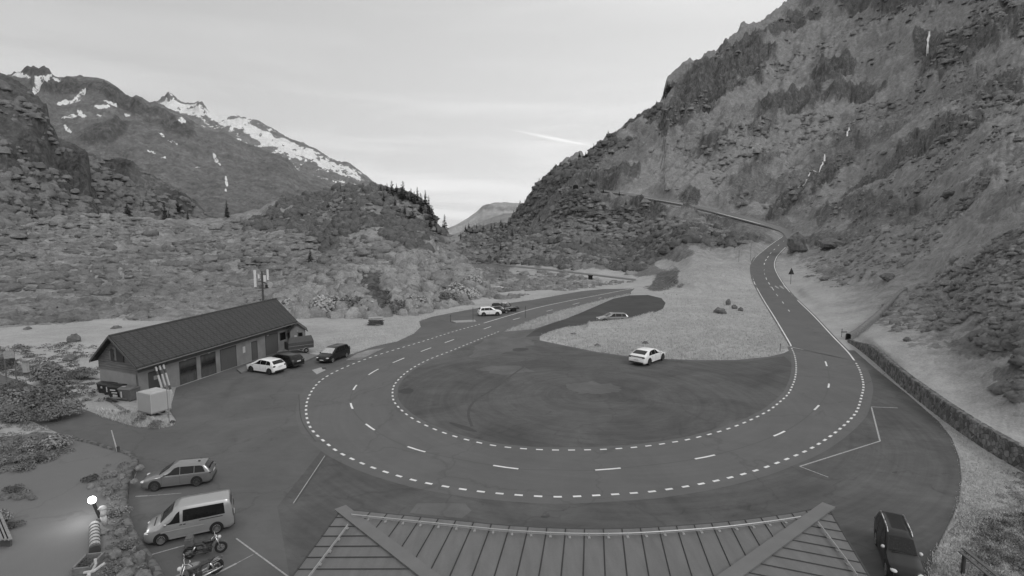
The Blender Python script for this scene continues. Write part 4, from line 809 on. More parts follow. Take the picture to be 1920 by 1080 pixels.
    # openings in the long wall, located by their photo pixels
    def s_at(px):
        lo, hi = -.1, 1.1
        for _ in range(40):
            m_ = (lo+hi)/2; p = P(m_, 0, 1.0); d = p-Vector((0, 0, CH)); zc = d.y*CT-d.z*ST
            if 960+d.x/zc*FP < px: lo = m_
            else: hi = m_
        return lo
    nrm = Vector((Lv.y, -Lv.x, 0)).normalized()
    def opening(name, a, b, z0, z1, m, frame=True, proud=.02, sub=None):
        s0, s1 = s_at(a), s_at(b); k = nrm*proud
        mb = MB(); c = [P(s0, 0, z0)+k, P(s1, 0, z0)+k, P(s1, 0, z1)+k, P(s0, 0, z1)+k]; d = [v-k*.9 for v in c]
        mb.add([q(v) for v in c+d], [(0, 1, 2, 3), (0, 4, 5, 1), (1, 5, 6, 2), (2, 6, 7, 3), (3, 7, 4, 0)]); o = mb.build(name, m, root)
        if frame:
            mb = MB(); t = .07
            for u, v in ((c[0], c[3]), (c[1], c[2])): mb.tube(q(u+nrm*.01), q(v+nrm*.01), t/2, t/2, 4)
            mb.tube(q(c[3]+nrm*.02), q(c[2]+nrm*.02), .045, .045, 4); mb.build('door_frame' if 'door' in name else 'frame', mat('dark_frame', .05, .8), o)
        return o, c
    M = MT('garage_door_glass', .25); n1 = M.noise(2.2, 5, .7, stretch=(1, 1, .3)); sp = M.n('ShaderNodeSeparateXYZ'); M.l(M.tc.outputs['Object'], sp.inputs[0])
    band = M.math('MULTIPLY', M.rng(M.math('ADD', sp.outputs[2], M.math('MULTIPLY', n1, .7)), 1.1, 1.45, 0, 1), M.rng(M.math('ADD', sp.outputs[2], M.math('MULTIPLY', n1, .3)), 1.6, 2.0, 1, .25))
    M.grey(M.mix(band, M.rng(n1, .3, .7, .055, .10), .018)); GD = M.m
    DOOR = mat('brown_door', .058, .7, .15, 5, stretch=(5, 5, .3)); DOOR2 = mat('plank_door', .080, .75, .2, 7, stretch=(6, 6, .2))
    o, c = opening('door', 279, 301, 0, 2.0, DOOR); mb = MB(); k = nrm*.01; f = lambda u, v: c[0]+(c[1]-c[0])*u+(c[3]-c[0])*v+k
    mb.add([q(f(*p)) for p in ((.42, .62), (.75, .62), (.75, .80), (.42, .80))], [(0, 1, 2, 3)]); mb.build('notice', mat('notice_paper', .28, .8), o)
    opening('garage_door', 337, 368, 0, 2.12, GD); opening('garage_door', 377, 404, .0, 2.12, GD); o, c = opening('garage_door', 413.5, 442.5, 0, 2.12, DOOR2)
    opening('side_door', 472, 482, 0, 1.95, DOOR2); opening('garage_door', 498, 520.5, 0, 2.18, DOOR2); opening('window', 525, 535.5, 1.15, 2.0, GLASS)
    opening('wall_notice', 455.5, 460, 1.1, 1.75, mat('notice_white', .45, .8), frame=False)
    for a in (290, 345, 390, 500): opening('wall_lamp', a, a+3.5, 2.16, 2.23, mat('lamp_housing', .35), frame=False, proud=.12)
    # annex at the far end
    a = gnd(545, 655); r2 = empty('annex_shed', a, 0, 'small rendered shed with its own gable roof at the far end of the garage building', 'shed')
    hd = Vector((1, .45, 0)).normalized(); dd = Vector((-hd.y, hd.x, 0)); w, dp, h = 1.75, 2.2, 2.3
    def R(u, v, z): return tuple(hd*u+dd*v+Vector((0, 0, z)))
    mb = MB(); V = [R(u, v, z) for z in (0, h) for u, v in ((0, 0), (w, 0), (w, dp), (0, dp))]+[R(w/2, 0, h+.72), R(w/2, dp, h+.72)]
    mb.add(V, [(0, 1, 5, 8, 4), (1, 2, 6, 5), (2, 3, 7, 9, 6), (3, 0, 4, 7)]); mb.build('wall', mat('annex_render', .185, .9, .1), r2)
    mb = MB()
    for s in (-1, 1):
        u0 = w/2+s*(w/2+.3); V = [R(u0, -.3, h-.22), R(w/2, -.3, h+.80), R(w/2, dp+.1, h+.80), R(u0, dp+.1, h-.22)]; V2 = [(x, y, z+.1) for x, y, z in V]
        mb.add(V+V2, [(0, 1, 2, 3), (4, 5, 6, 7), (0, 1, 5, 4), (3, 2, 6, 7), (0, 3, 7, 4)])
    mb.build('roof', mat('annex_roof', .045, .8), r2)
    mb = MB(); mb.add([R(u, -.02, z) for u, z in ((.95, .55), (1.38, .55), (1.38, 1.95), (.95, 1.95))], [(0, 1, 2, 3)]); d_ = mb.build('door', GLASS, r2)
    mb = MB(); mb.path([R(.92, -.03, .5), R(.92, -.03, 1.99), R(1.41, -.03, 1.99), R(1.41, -.03, .5)], .035, 4); mb.build('door_frame', mat('dark_frame', .05), d_)
    mb = MB(); mb.add([R(u, -.03, z) for u, z in ((1.12, 1.05), (1.24, 1.05), (1.24, 1.25), (1.12, 1.25))], [(0, 1, 2, 3)]); mb.build('notice', mat('notice_white', .45), d_)
    mb = MB(); mb.add([R(u, -.02, z) for u, z in ((.48, 1.2), (.74, 1.2), (.74, 1.7), (.48, 1.7))], [(0, 1, 2, 3)]); mb.build('notice', mat('notice_white', .45), r2)
    mb = MB(); mb.box(R(.85, -.05, 2.2), (.12, .1, .1)); mb.build('wall_lamp', mat('lamp_housing', .35), r2)
    mb = MB(); mb.tube(R(-.05, -.06, 0), R(-.05, -.06, 2.8), .04); mb.build('downpipe', TRIM, r2)
def trailers():
    # dark covered trailer
    F, B = gnd(543, 668), gnd(592, 661); h = (B-F).normalized(); sc = .92; c = gnd(566, 664)+Vector((-h.y, h.x, 0))*.8
    r = empty('covered_trailer', (c.x, c.y, .12), math.atan2(h.y, h.x), 'trailer with a dark ridged tarpaulin cover parked at the end of the garage building', 'trailer', scale=sc)
    T = mat('dark_tarpaulin', .048, .6, .2, 3); T2 = mat('trailer_side', .05, .5)
    mb = MB(); L, w = 3.2, 1.6; V = []
    for x, k in ((-L/2, 1), (-L/2+.45, 1.0), (L/2-.05, 1), (L/2, 1)):
        for y, z in ((-w/2-.02, 1.0), (-w/2-.01, 1.45), (0, 2.05 if x > -L/2 else 1.55), (w/2+.01, 1.45), (w/2+.02, 1.0)): V.append((x, y, z))
    F_ = [(i*5+j, i*5+j+1, (i+1)*5+j+1, (i+1)*5+j) for i in range(3) for j in range(4)]+[(0, 1, 2, 3, 4), (15, 16, 17, 18, 19)]; mb.add(V, F_); mb.build('tarpaulin', T, r, bevel=.03)
    mb = MB(); mb.box((0, 0, .78), (L-.02, w, .50)); mb.build('box', T2, r, bevel=.01)
    mb = MB(); mb.box((0, -w/2-.03, 1.0), (L, .04, .05)); mb.box((0, -w/2-.03, .55), (L, .04, .05)); mb.build('rail', mat('galvanised', .25, .5, metal=.4), r)
    for s in (-1, 1):
        mb = MB(); mb.torus((.55, s*(w/2+.13), .30), .22, .08, 20, 7); w_ = mb.build('wheel', TYRE, r, smooth=True); mb = MB(); mb.tube((.55, s*(w/2+.06), .3), (.55, s*(w/2+.19), .3), .17, .15, 14); mb.build('rim', RIM, w_)
        mb = MB(); P = [(.55+.36*math.cos(a), 0, .30+.36*math.sin(a)) for a in np.linspace(.1, 3.04, 9)]; mb.add([(p[0], s*(w/2+q), p[2]) for p in P for q in (.02, .26)], [(2*i, 2*i+1, 2*i+3, 2*i+2) for i in range(8)]); mb.build('mudguard', mat('mudguard_grey', .32), r)
    mb = MB(); mb.tube((-L/2, -.5, .5), (-L/2-1.1, 0, .45), .035); mb.tube((-L/2, .5, .5), (-L/2-1.1, 0, .45), .035); mb.tube((-L/2-1.1, 0, .45), (-L/2-1.1, 0, 0), .03); mb.build('drawbar', mat('galvanised', .25), r)
    # white box trailer
    a, b, d = gnd(256, 780), gnd(285, 787.5), gnd(303, 779); 
    ex = (b-a); ey = Vector((-ex.y, ex.x, 0)).normalized(); h = ex.normalized(); w = 1.75; L = 1.45
    r = empty('box_trailer', ((b.x), (b.y), 0), math.atan2(h.y, h.x), 'white box trailer standing on the grass tip in front of the garage gable', 'trailer')
    M = mat('white_box_panel', .36, .6, .06, 1.5)
    mb = MB(); mb.box((-w/2, L/2, 1.22), (w, L, 1.45)); mb.build('box', M, r, bevel=.02)
    mb = MB(); mb.box((-w/2, L/2, 1.955), (w*.94, L*.94, .03)); mb.box((-w*.82, L*.2, 1.975), (.3, .14, .03)); mb.build('roof_panel', mat('white_box_roof', .42, .6, .2, 2), r)
    mb = MB(); mb.box((-w/2, L/2, .46), (w+.06, L+.06, .07)); mb.build('chassis_frame', mat('galvanised', .25), r)
    for x, y in ((0, 0), (-w, 0), (0, L)): mb = MB(); mb.box((x, y, 1.22), (.05, .05, 1.46)); mb.build('corner_trim', mat('alloy_trim', .42, .5), r)
    for s in (0, 1): mb = MB(); mb.torus((-.75 if s == 0 else -.75, .22 if s == 0 else L-.22, .26), .18, .08, 18, 6); w_ = mb.build('wheel', TYRE, r, smooth=True)
    mb = MB(); mb.box((-w/2, L/2, .34), (1.2, 1.0, .18)); mb.build('axle', ARCH, r)
    mb = MB(); mb.tube((0, L*.3, .42), (1.1, L/2, .40), .035); mb.tube((0, L*.7, .42), (1.1, L/2, .40), .035); mb.ell((1.15, L/2, .42), (.09, .09, .07)); mb.tube((.8, L/2, .4), (.8, L/2, .02), .03); mb.build('drawbar', mat('galvanised', .25), r)
    # waste bins
    def bin_(px, py, name, label, m, stripes, s=1.0, lidm=None):
        p = gnd(px, py); r = empty(name, (p.x, p.y, .03), rad(-12), label, 'waste container', scale=s)
        mb = MB(); V = []
        for z, a, b in ((.12, .50, .40), (1.08, .62, .52)): V += [(-a, -b, z), (a, -b, z), (a, b, z), (-a, b, z)]
        mb.add(V, [(3, 2, 1, 0), (4, 5, 6, 7), (0, 1, 5, 4), (1, 2, 6, 5), (2, 3, 7, 6), (3, 0, 4, 7)]); mb.build('bin_body', m, r, bevel=.04)
        mb = MB(); V = []
        for i in range(7):
            t = i/6; y = -.56+1.12*t; z = 1.10+.16*math.sin(math.pi*t)**.7; V += [(-.66, y, z), (.66, y, z)]
        mb.add(V, [(2*i, 2*i+1, 2*i+3, 2*i+2) for i in range(6)]+[tuple(range(0, 14, 2)), tuple(range(1, 14, 2))]); mb.build('lid', lidm or m, r)
        for q in stripes: mb = MB(); mb.box(q[0], q[1]); mb.build('sticker', mat('sticker_white', .5, .7), r)
        for x in (-.4, .4): mb = MB(); mb.tube((x-.03, -.32, .09), (x+.03, -.32, .09), .09, .09, 10); mb.build('castor', TYRE, r)
    BD = mat('black_plastic', .022, .5)
    bin_(222, 746, 'waste_bin', 'black waste bin with three pale stripes below the gable wall', BD, [((.12, -.59, .86), (.55, .03, .10)), ((.25, -.565, .62), (.6, .03, .10)), ((.28, -.53, .35), (.5, .03, .18))], .95)
    bin_(211, 741, 'waste_bin', 'dark waste bin with one upright pale sticker, left of the striped one', BD, [((.05, -.575, .70), (.14, .03, .5))], .9)
    bin_(200, 738, 'waste_bin', 'dark waste bin with a small pale patch, leftmost of the row at the gable', BD, [((.1, -.58, .8), (.2, .03, .2))], .85)
    bin_(244, 752, 'waste_bin', 'mid-grey metal waste container between the striped bin and the white box trailer', mat('grey_container', .10, .6, .2), [((-.22, -.56, .68), (.12, .03, .5)), ((-.2, -.3, 1.29), (.3, .1, .03))], 1.0, mat('container_lid', .13, .6))
    # pallet stack / boards
    p = gnd(215, 754); r = empty('board_pile', (p.x, p.y, 0), rad(-25), 'untidy flat pile of pale and dark boards in front of the bins', 'board pile')
    rn = random.Random(4)
    for k in range(7): mb = MB(); mb.box((rn.uniform(-.3, .3), rn.uniform(-.4, .4), .06+.05*k), (1.7, .18, .035), rz=rn.uniform(-.25, .25)); mb.build('board', mat('pale_board', .22) if k % 2 else mat('dark_board', .05), r)
    # leaning marker poles
    b0 = gnd(311, 741); t0 = None
    for k in range(3):
        base = gnd(322-7*k, 738+2.5*k); r = empty('marker_pole', base, 0, ['striped marker pole leaning on the garage wall, rightmost of three', 'striped marker pole leaning on the garage wall, middle one of three', 'striped marker pole leaning on the garage wall, nearest the brown door'][k], 'pole', 'striped poles leaning on the garage wall')
        top = Vector((-.75, .25, 2.55)); 
        for i in range(7):
            a, b_ = top*(i/7), top*((i+1)/7); mb = MB(); mb.tube(a, b_, .085, .085, 8); mb.build('band', mat('pole_white', .42, .6) if i % 2 == 0 or i == 3 else mat('pole_dark', .07, .6), r)
    # thin pole by the trailer
    p = gnd(318, 797); mb = MB(); mb.tube((0, 0, 0), (-.05, 0, 3.0), .028, .022); mb.box((-.05, 0, 2.9), (.1, .03, .3)); o = mb.build('snow_pole', mat('pole_grey', .2)); o.location = p; tag(o, 'thin tall grey pole on the grass tip right of the white box trailer', 'pole')
def mast():
    p = gnd(497, 640); p.x *= 1.08; p.y *= 1.08; r = empty('antenna_mast', (p.x, p.y, 0), 0, 'lattice antenna mast with white panel antennas rising behind the garage roof', 'antenna mast')
    k = 1.03; D_ = p.y; H_ = CH+(540-500)/FP*D_*.995-D_*.1
    zt = CH-D_*.0998+ (540-508)/FP*D_
    mb = MB(); mb.tube((0, 0, 0), (0, 0, zt), .16, .12, 10); mb.build('mast_pole', mat('mast_steel', .06, .6), r)
    s = D_/FP
    for i in range(3):
        mb = MB(); mb.tube((-.55, 0, zt-.45-i*1.0), (.55, 0, zt-.45-i*1.0), .05); mb.build('cross_arm', mat('mast_steel', .06), r)
    for x, z0, z1, w in ((-12, -1.5, 30, 4.2), (12, -3, 17, 3.2), (6, 8, 20, 4.5), (-5, 6, 14, 3)):
        mb = MB(); mb.box((x*s, -.2, zt-(z0+z1)/2*s), (w*s, .16, (z1-z0)*s)); mb.build('panel_antenna', mat('antenna_white', .62 if abs(x) > 10 else .40, .5), r, bevel=.02)
    mb = MB(); mb.tube((15*s, -.25, zt-26*s), (15*s, -.05, zt-26*s), 5.2*s, 5.2*s, 18); mb.build('dish_antenna', mat('dish_grey', .36, .5), r)
    mb = MB(); mb.box((9*s, -.1, zt-29*s), (5*s, .3, 7*s)); mb.tube((0, 0, zt-20*s), (11*s, 0, zt-26*s), .06); mb.build('radio_unit', mat('radio_black', .02, .5), r)
    for i in range(9): mb = MB(); mb.box((0, -.17, .8+i*(zt-2)/9), (.5, .05, .05)); mb.build('climbing_rung', mat('mast_steel', .06), r)
def hotel():
    """hipped metal roof right below the camera, laid out from its eaves"""
    z0 = 5.5
    E = catmull([(640,955),(700,961),(780,969),(860,977),(940,985),(1020,990),(1100,992.5),(1180,991.5),(1260,987),(1340,981),(1420,972),(1490,962),(1552,950)], 5)
    Ew = un(E[:, 0], E[:, 1], planeZ(E[:, 1], z0)); Ew = resample(Ew, n=60)
    a = math.atan(.15); dv = np.array([-math.sin(a), -math.cos(a)*1., 0]); slope = .035
    r = empty('hotel_roof', (float(Ew[30][0]), float(Ew[30][1]), 0), 0, 'hipped standing-seam metal roof of the building right below the viewpoint', 'building'); o0 = np.array([Ew[30][0], Ew[30][1], 0])
    A, B = Ew[0], Ew[-1]
    SHEET = MT('seam_metal_roof', .55); n = SHEET.noise(1.2, 6, .65, stretch=(3, .5, 1)); n2 = SHEET.noise(18, 3, .6); SHEET.grey(SHEET.math('MULTIPLY', SHEET.rng(n, .3, .7, .120, .168), SHEET.rng(n2, .2, .8, .93, 1.07))); SHEET.b.inputs['Metallic'].default_value = .15; SHEET.bump(n, .15, .01); SM = SHEET.m
    SEAM = mat('roof_seam', .028, .6); HIP = mat('hip_capping', .145, .55, .1, 2)
    hl = un(800, 1080, planeZ(1080, z0+.11)); hr = un(1378, 1080, planeZ(1080, z0+.11)); hdl = (hl-A)/np.linalg.norm((hl-A)[:2]); hdr = (hr-B)/np.linalg.norm((hr-B)[:2])
    LEN = 9.0
    # front slope: strips run back from the eave until they meet a hip
    def hit(P0, H0, hd):     # distance along dv from P0 to the hip line
        M_ = np.array([[dv[0], -hd[0]], [dv[1], -hd[1]]]); s = np.linalg.solve(M_, (H0-P0)[:2]); return s[0] if s[0] > 0 else 1e9
    T = [min(hit(p, A, hdl), hit(p, B, hdr), LEN) for p in Ew]; T[0] = T[-1] = 0.0
    lo = [tuple(p-o0) for p in Ew]; hi = [tuple(p+dv*t+np.array([0, 0, slope*t])-o0) for p, t in zip(Ew, T)]
    m = MB(); m.add(lo+hi, [(i, i+1, 61+i-0, 60+i) for i in range(59)]); m.build('roof_slope', SM, r)
    # right and left slopes
    el = un(512, 1130, planeZ(1130, z0)); er = un(1662, 1135, planeZ(1135, z0)); tl = A+hdl*LEN*1.2; tr = B+hdr*LEN*1.2; tl[2] = tr[2] = z0+slope*LEN
    el2 = A+(el-A)*3; er2 = B+(er-B)*3
    for X0, E2, T2 in ((A, el2, tl), (B, er2, tr)):
        m = MB(); m.add([tuple(X0-o0), tuple(E2-o0), tuple(T2-o0)], [(0, 1, 2)]); m.build('roof_slope', SM, r)
    # seams
    def seg_on(P, Q): m = MB(); P = np.array(P)-o0; Q = np.array(Q)-o0; m.tube(P+[0, 0, .015], Q+[0, 0, .015], .013, .013, 4); return m
    d = np.concatenate([[0], np.cumsum(np.linalg.norm(np.diff(Ew, axis=0), axis=1))])
    m = MB()
    for s in np.arange(.42, d[-1]-.3, .545):
        p = np.array([np.interp(s, d, Ew[:, k]) for k in range(3)]); t = min(hit(p, A, hdl), hit(p, B, hdr), LEN)
        q = p+dv*t+[0, 0, slope*t]; m.tube(p-o0+[0, 0, .012], q-o0+[0, 0, .012], .016, .016, 4)
    m.build('standing_seams', SEAM, r); 
    m = MB()
    for X0, E2, T2 in ((A, el2, tl), (B, er2, tr)):
        L_ = np.linalg.norm(E2-X0)
        for s in np.arange(.5, L_-.1, .50):
            f = s/L_; p = X0+(E2-X0)*f; e_ = (E2-X0)[:2]/L_; nn_ = np.array([-e_[1], e_[0]]); nn_ *= np.sign(nn_ @ (T2-X0)[:2]); hd_ = (T2-X0)[:2]; k_ = np.linalg.solve(np.array([[nn_[0], -hd_[0]], [nn_[1], -hd_[1]]]), (X0-p)[:2]); q = X0+(T2-X0)*k_[1]; 
            m.tube(p-o0+[0, 0, .012], q-o0+[0, 0, .012], .015, .015, 4)
    m.build('standing_seams', SEAM, r)
    for X0, T2 in ((A, tl), (B, tr)):
        t = (T2-X0)/np.linalg.norm(T2-X0); w = np.array([-t[1], t[0], 0])*.19; u = np.array([0, 0, .05]); P0 = X0-t*.08-o0; P1 = T2-o0
        m = MB(); m.add([tuple(v) for v in (P0-w, P0+w, P1+w, P1-w, P0-w+u, P0+w+u, P1+w+u, P1-w+u)], [(4, 5, 6, 7), (0, 1, 5, 4), (1, 2, 6, 5), (3, 0, 4, 7)]); m.build('hip_capping', HIP, r)
    m = MB(); m.path([tuple(p-o0+[0, 0.03, -.03]) for p in Ew[::3]], .035, 6); m.build('gutter', mat('roof_gutter', .05), r)
    for X0, E2 in ((A, el2), (B, er2)): m = MB(); m.tube(X0-o0+[0, 0, -.02], E2-o0+[0, 0, -.02], .04, .04, 6); m.build('gutter', mat('roof_gutter', .05), r)
    # walls below
    m = MB(); ring = [A, Ew[15], Ew[30], Ew[45], B, B+(er-B)*2.6, A+(el-A)*2.6]; c = np.mean(ring, axis=0); ring = [c+(p-c)*.90 for p in ring]
    m.prism([(p[0]-o0[0], p[1]-o0[1]) for p in ring], 0, z0-.12); m.build('wall', mat('hotel_wall', .3, .9), r)
    # snow guards
    G = mat('snow_guard_rail', .42, .35, .1, metal=.5); sg = []
    def guard(P, name='snow_guard'):
        m = MB(); m.path([tuple(np.array(p)-o0+[0, 0, .10]) for p in P], .017, 6)
        m.path([tuple(np.array(p)-o0+[0, 0, .05]) for p in P], .012, 5); o = m.build(name, G, r)
        for i in range(0, len(P), 1): m = MB(); b = np.array(P[i])-o0; m.tube(b+[0, 0, .0], b+[0, 0, .12], .014); m.box(tuple(b+[0, -.05, .012]), (.07, .10, .02)); m.build('bracket', G, o)
    g = []
    for s in np.arange(.55, d[-1]-.85, .545): p = np.array([np.interp(s, d, Ew[:, k]) for k in range(3)]); g.append(p+dv*.42+[0, 0, slope*.42])
    g[0] = g[0]+dv*0; guard(g)
    for pts in ([(652,990),(586,1078),(560,1112)], [(1534,985),(1590,1060),(1606,1084)]):
        P = [un(x, y, planeZ(y, z0+.03)) for x, y in pts]; guard(resample(np.array(P), step=.5))
# ================================================================== vegetation, stones, garden, signs
def at(g, px, py):
    H = HILLS[g]; c = int(np.clip(round((px-H['cols'][0])/(H['cols'][1]-H['cols'][0])), 0, len(H['cols'])-1))
    col = H['py'][:, c]; r = int(np.argmin(np.abs(col-py))); return Vector(H['Q'][r, c].tolist())
def atv(g, px, py):
    H = HILLS[g]; c = np.clip(np.round((px-H['cols'][0])/(H['cols'][1]-H['cols'][0])).astype(int), 0, len(H['cols'])-1)
    r = np.argmin(np.abs(H['py'][:, c]-py[None]), axis=0); return H['Q'][r, c]
def foliage(name, v, var=.35, sc=1.5):
    if name in MATS: return MATS[name]
    M = MT(name, .85); n = M.noise(sc, 4, .6); a = M.attr('tone')
    M.grey(M.math('MULTIPLY', M.rng(n, .3, .7, v*(1-var), v*(1+var)), M.rng(a, 0, 1, .62, 1.42))); M.b.inputs['Specular IOR Level'].default_value = .2
    MATS[name] = M.m; return M.m
def leaf_cloud(C, R, n, leaf, rs, squash=.7, up=.35):
    """C (k,3) centres, R (k,) radii -> quads; n leaves per clump"""
    k = len(C); d = rs.normal(size=(k, n, 3)); d /= np.linalg.norm(d, axis=2)[..., None]; d[..., 2] = np.abs(d[..., 2])*1.0-.12
    lump = 1+.28*perlin((d*2.2+C[:, None]*.37).reshape(-1, 3)).reshape(k, n)
    rr = (R[:, None]*lump*(.55+.45*rs.rand(k, n)**.5))[..., None]; P = C[:, None]+d*rr*np.array([1, 1, squash])
    nrm = d*1.0+rs.normal(size=(k, n, 3))*.38+np.array([0, 0, up]); nrm /= np.linalg.norm(nrm, axis=2)[..., None]
    a = np.cross(nrm, rs.normal(size=(k, n, 3))); a /= np.linalg.norm(a, axis=2)[..., None]+1e-9; b = np.cross(nrm, a)
    s = (leaf*R[:, None]*(.6+.8*rs.rand(k, n)))[..., None]; a = a*s; b = b*s*.75
    V = np.stack([P-a-b*.6, P+a*.2-b, P+a+b*.5, P-a*.3+b], 2).reshape(-1, 3); F = np.arange(len(V)).reshape(-1, 4)
    t = np.clip(.5+.2*rs.normal(size=(k, 1))+.15*rs.normal(size=(k, n)), 0, 1); return V, F, np.repeat(t.ravel(), 4)
def lumps(C, R, rs, squash=.6, nu=10, nv=5, rough=.55):
    k = len(C); V = []
    t = np.linspace(.04, 1.75, nv)[:, None]; p = np.arange(nu)[None]*2*math.pi/nu+0*t; t = t+0*p
    u = np.stack([np.sin(t)*np.cos(p), np.sin(t)*np.sin(p), np.cos(t)], -1).reshape(-1, 3); m = len(u)
    rot = rs.rand(k)*6.283; c, s = np.cos(rot), np.sin(rot); U = np.repeat(u[None], k, 0); x = U[..., 0]*c[:, None]-U[..., 1]*s[:, None]; y = U[..., 0]*s[:, None]+U[..., 1]*c[:, None]; U = np.stack([x, y, U[..., 2]], -1)
    nzv = perlin((U*1.9+C[:, None]*1.3).reshape(-1, 3)).reshape(k, m)+.6*perlin((U*4.1+C[:, None]*2.1).reshape(-1, 3)).reshape(k, m)
    st = 1+.5*rs.rand(k, 1, 3); P = C[:, None]+U*st*(R[:, None]*(1+rough*nzv))[..., None]*np.array([1, 1, squash])
    f = []; 
    for i in range(nv-1):
        for j in range(nu): f.append((i*nu+j, (i+1)*nu+j, (i+1)*nu+(j+1) % nu, i*nu+(j+1) % nu))
    F = (np.array(f)[None]+(np.arange(k)*m)[:, None, None]).reshape(-1, 4)
    return P.reshape(-1, 3), F, np.repeat(np.clip(.5+.22*rs.normal(size=k), 0, 1), m)
def shrubmat(name, v):
    M = MT(name, .95); n = M.noise(2.6, 6, .75); n0 = M.noise(.35, 3, .6); a = M.attr('tone'); M.grey(M.math('MULTIPLY', M.math('MULTIPLY', M.rng(n, .3, .7, v*.68, v*1.35), M.rng(a, 0, 1, .8, 1.22)), M.rng(n0, .3, .7, .8, 1.2))); M.bump(n, .6, .3); M.b.inputs['Specular IOR Level'].default_value = .1; return M.m
def lscatter(name, g, n, poly, rmin, rmax, m, seed, thr=None, fs=14, squash=.6, avoid=None, sink=.25, leaves=0, lm=None):
    rs = np.random.RandomState(seed); P = np.array(poly, float); lo, hi = P.min(0), P.max(0)
    q = lo+(hi-lo)*rs.rand(n*6, 2); ok = inside(q[:, 0], q[:, 1], poly)
    if avoid is not None:
        for a, w in avoid: ok &= seg_dist(q[:, 0], q[:, 1], a) > w
    if g == 'ground': ok &= ~inside(q[:, 0], q[:, 1], LOT)
    q = q[ok]; C = atv(g, q[:, 0], q[:, 1])
    if thr is not None: k = fbm(C/fs+seed, 4) > thr; C = C[k]
    C = C[:n].copy(); r = rmin+(rmax-rmin)*rs.rand(len(C))**2.0; C[:, 2] -= r*sink
    V, F, t = lumps(C, r, rs, squash); o = tag(raw(name, V, F, m, smooth=True, attrs={'tone': t}), kind='stuff')
    if leaves:
        V, F, t = leaf_cloud(C, r*1.18, leaves, .13, rs, squash); tag(raw(name+'_leaves', V, F, lm, attrs={'tone': t}), kind='stuff')
    return o
def scatter(name, g, n, poly, rmin, rmax, m, seed, nl=26, leaf=.24, thr=None, fs=14, squash=.7, avoid=None, sink=.15):
    rs = np.random.RandomState(seed); P = np.array(poly, float); lo, hi = P.min(0), P.max(0)
    q = lo+(hi-lo)*rs.rand(n*6, 2); ok = inside(q[:, 0], q[:, 1], poly)
    if avoid is not None:
        for a, w in avoid: ok &= seg_dist(q[:, 0], q[:, 1], a) > w
    if g == 'ground': ok &= ~inside(q[:, 0], q[:, 1], LOT)
    q = q[ok]; C = atv(g, q[:, 0], q[:, 1])
    if thr is not None: f = fbm(C/fs+seed, 4); k = f > thr; C = C[k]
    C = C[:n].copy(); r = rmin+(rmax-rmin)*rs.rand(len(C))**1.8; C[:, 2] -= r*sink
    V, F, t = leaf_cloud(C, r, nl, leaf, rs, squash); return tag(raw(name, V, F, m, attrs={'tone': t}), kind='stuff')
def bush(g, px, py, r, m, label, name='bush', group=None, n=420, seed=0, squash=.8, pos=None, leaf=.10, stems=True, cat='bush'):
    rs = np.random.RandomState(seed+int(px)*7+int(py)); c = Vector(pos) if pos is not None else at(g, px, py)
    root = empty(name, c, 0, label, cat, group)
    k = 5; C = rs.normal(size=(k, 3))*np.array([.42, .42, .16])*r+np.array([0, 0, r*.35]); C[0] = (0, 0, r*.45)
    V, F, t = leaf_cloud(C, r*(.55+.25*rs.rand(k)), n//k, leaf, rs, squash); raw('foliage', V, F, m, root, attrs={'tone': t})
    mb = MB()
    for i in range(5): a = rs.rand()*6.28; mb.tube((0, 0, -.1), (math.cos(a)*r*.45, math.sin(a)*r*.45, r*.7), .035*r+.01, .01, 5)
    mb.build('stems', mat('bark', .06, .9), root); return root
TREEP = {}
def conifer(g, px, py, hpx, label, group, kind=0, cat='tree', pos=None, name='spruce_tree'):
    c = Vector(pos) if pos is not None else at(g, px, py); Zc = c.y; h = hpx/FP*Zc*1.02
    if kind not in TREEP:
        rs = np.random.RandomState(40+kind); V = []; lv = 16
        slim = (.17, .21, .26, .15)[kind]; n = 0
        for i in range(lv):
            t = .10+.88*i/lv; R = slim*(1-t)**.85*(1+.25*rs.randn())+.012
            for j in range(max(5, int(16*(1-t)+4))):
                a = rs.rand()*6.283; rr = R*(.75+.45*rs.rand()); w = .055*(1.15-t)+.015; z = t+rs.randn()*.012; dz = -.055*(1.2-t)
                e1 = np.array([math.cos(a), math.sin(a), 0]); e2 = np.array([-math.sin(a), math.cos(a), 0])
                V += [e1*.0+[0, 0, z], e1*rr*.6+e2*w+[0, 0, z+dz*.5], e1*rr+[0, 0, z+dz], e1*rr*.6-e2*w+[0, 0, z+dz*.5+.01]]
        V = np.array(V); F = np.arange(len(V)).reshape(-1, 4); tone = np.repeat(rs.rand(len(F)), 4)
        root = empty(name, (0, 0, 0)); cr = raw('crown', V, F, foliage('conifer_foliage', .062, .3, 3), root, attrs={'tone': tone})
        mb = MB(); mb.tube((0, 0, -.05), (0, 0, .95), .018, .004, 6); tk = mb.build('trunk', mat('bark', .06), root); TREEP[kind] = (root, cr, tk); first = True
        root.location = c; root.scale = (h, h, h); tag(root, label, cat, group); return root
    r0, cr, tk = TREEP[kind]; r = r0.copy(); COL.objects.link(r); r.location = c; s = h; r.scale = (s, s, s); r.rotation_euler = (0, 0, random.random()*6.28)
    for k in ('label', 'category', 'group'):
        if k in r: del r[k]
    tag(r, label, cat, group)
    for ch in (cr, tk): c2 = ch.copy(); COL.objects.link(c2); c2.parent = r
    return r
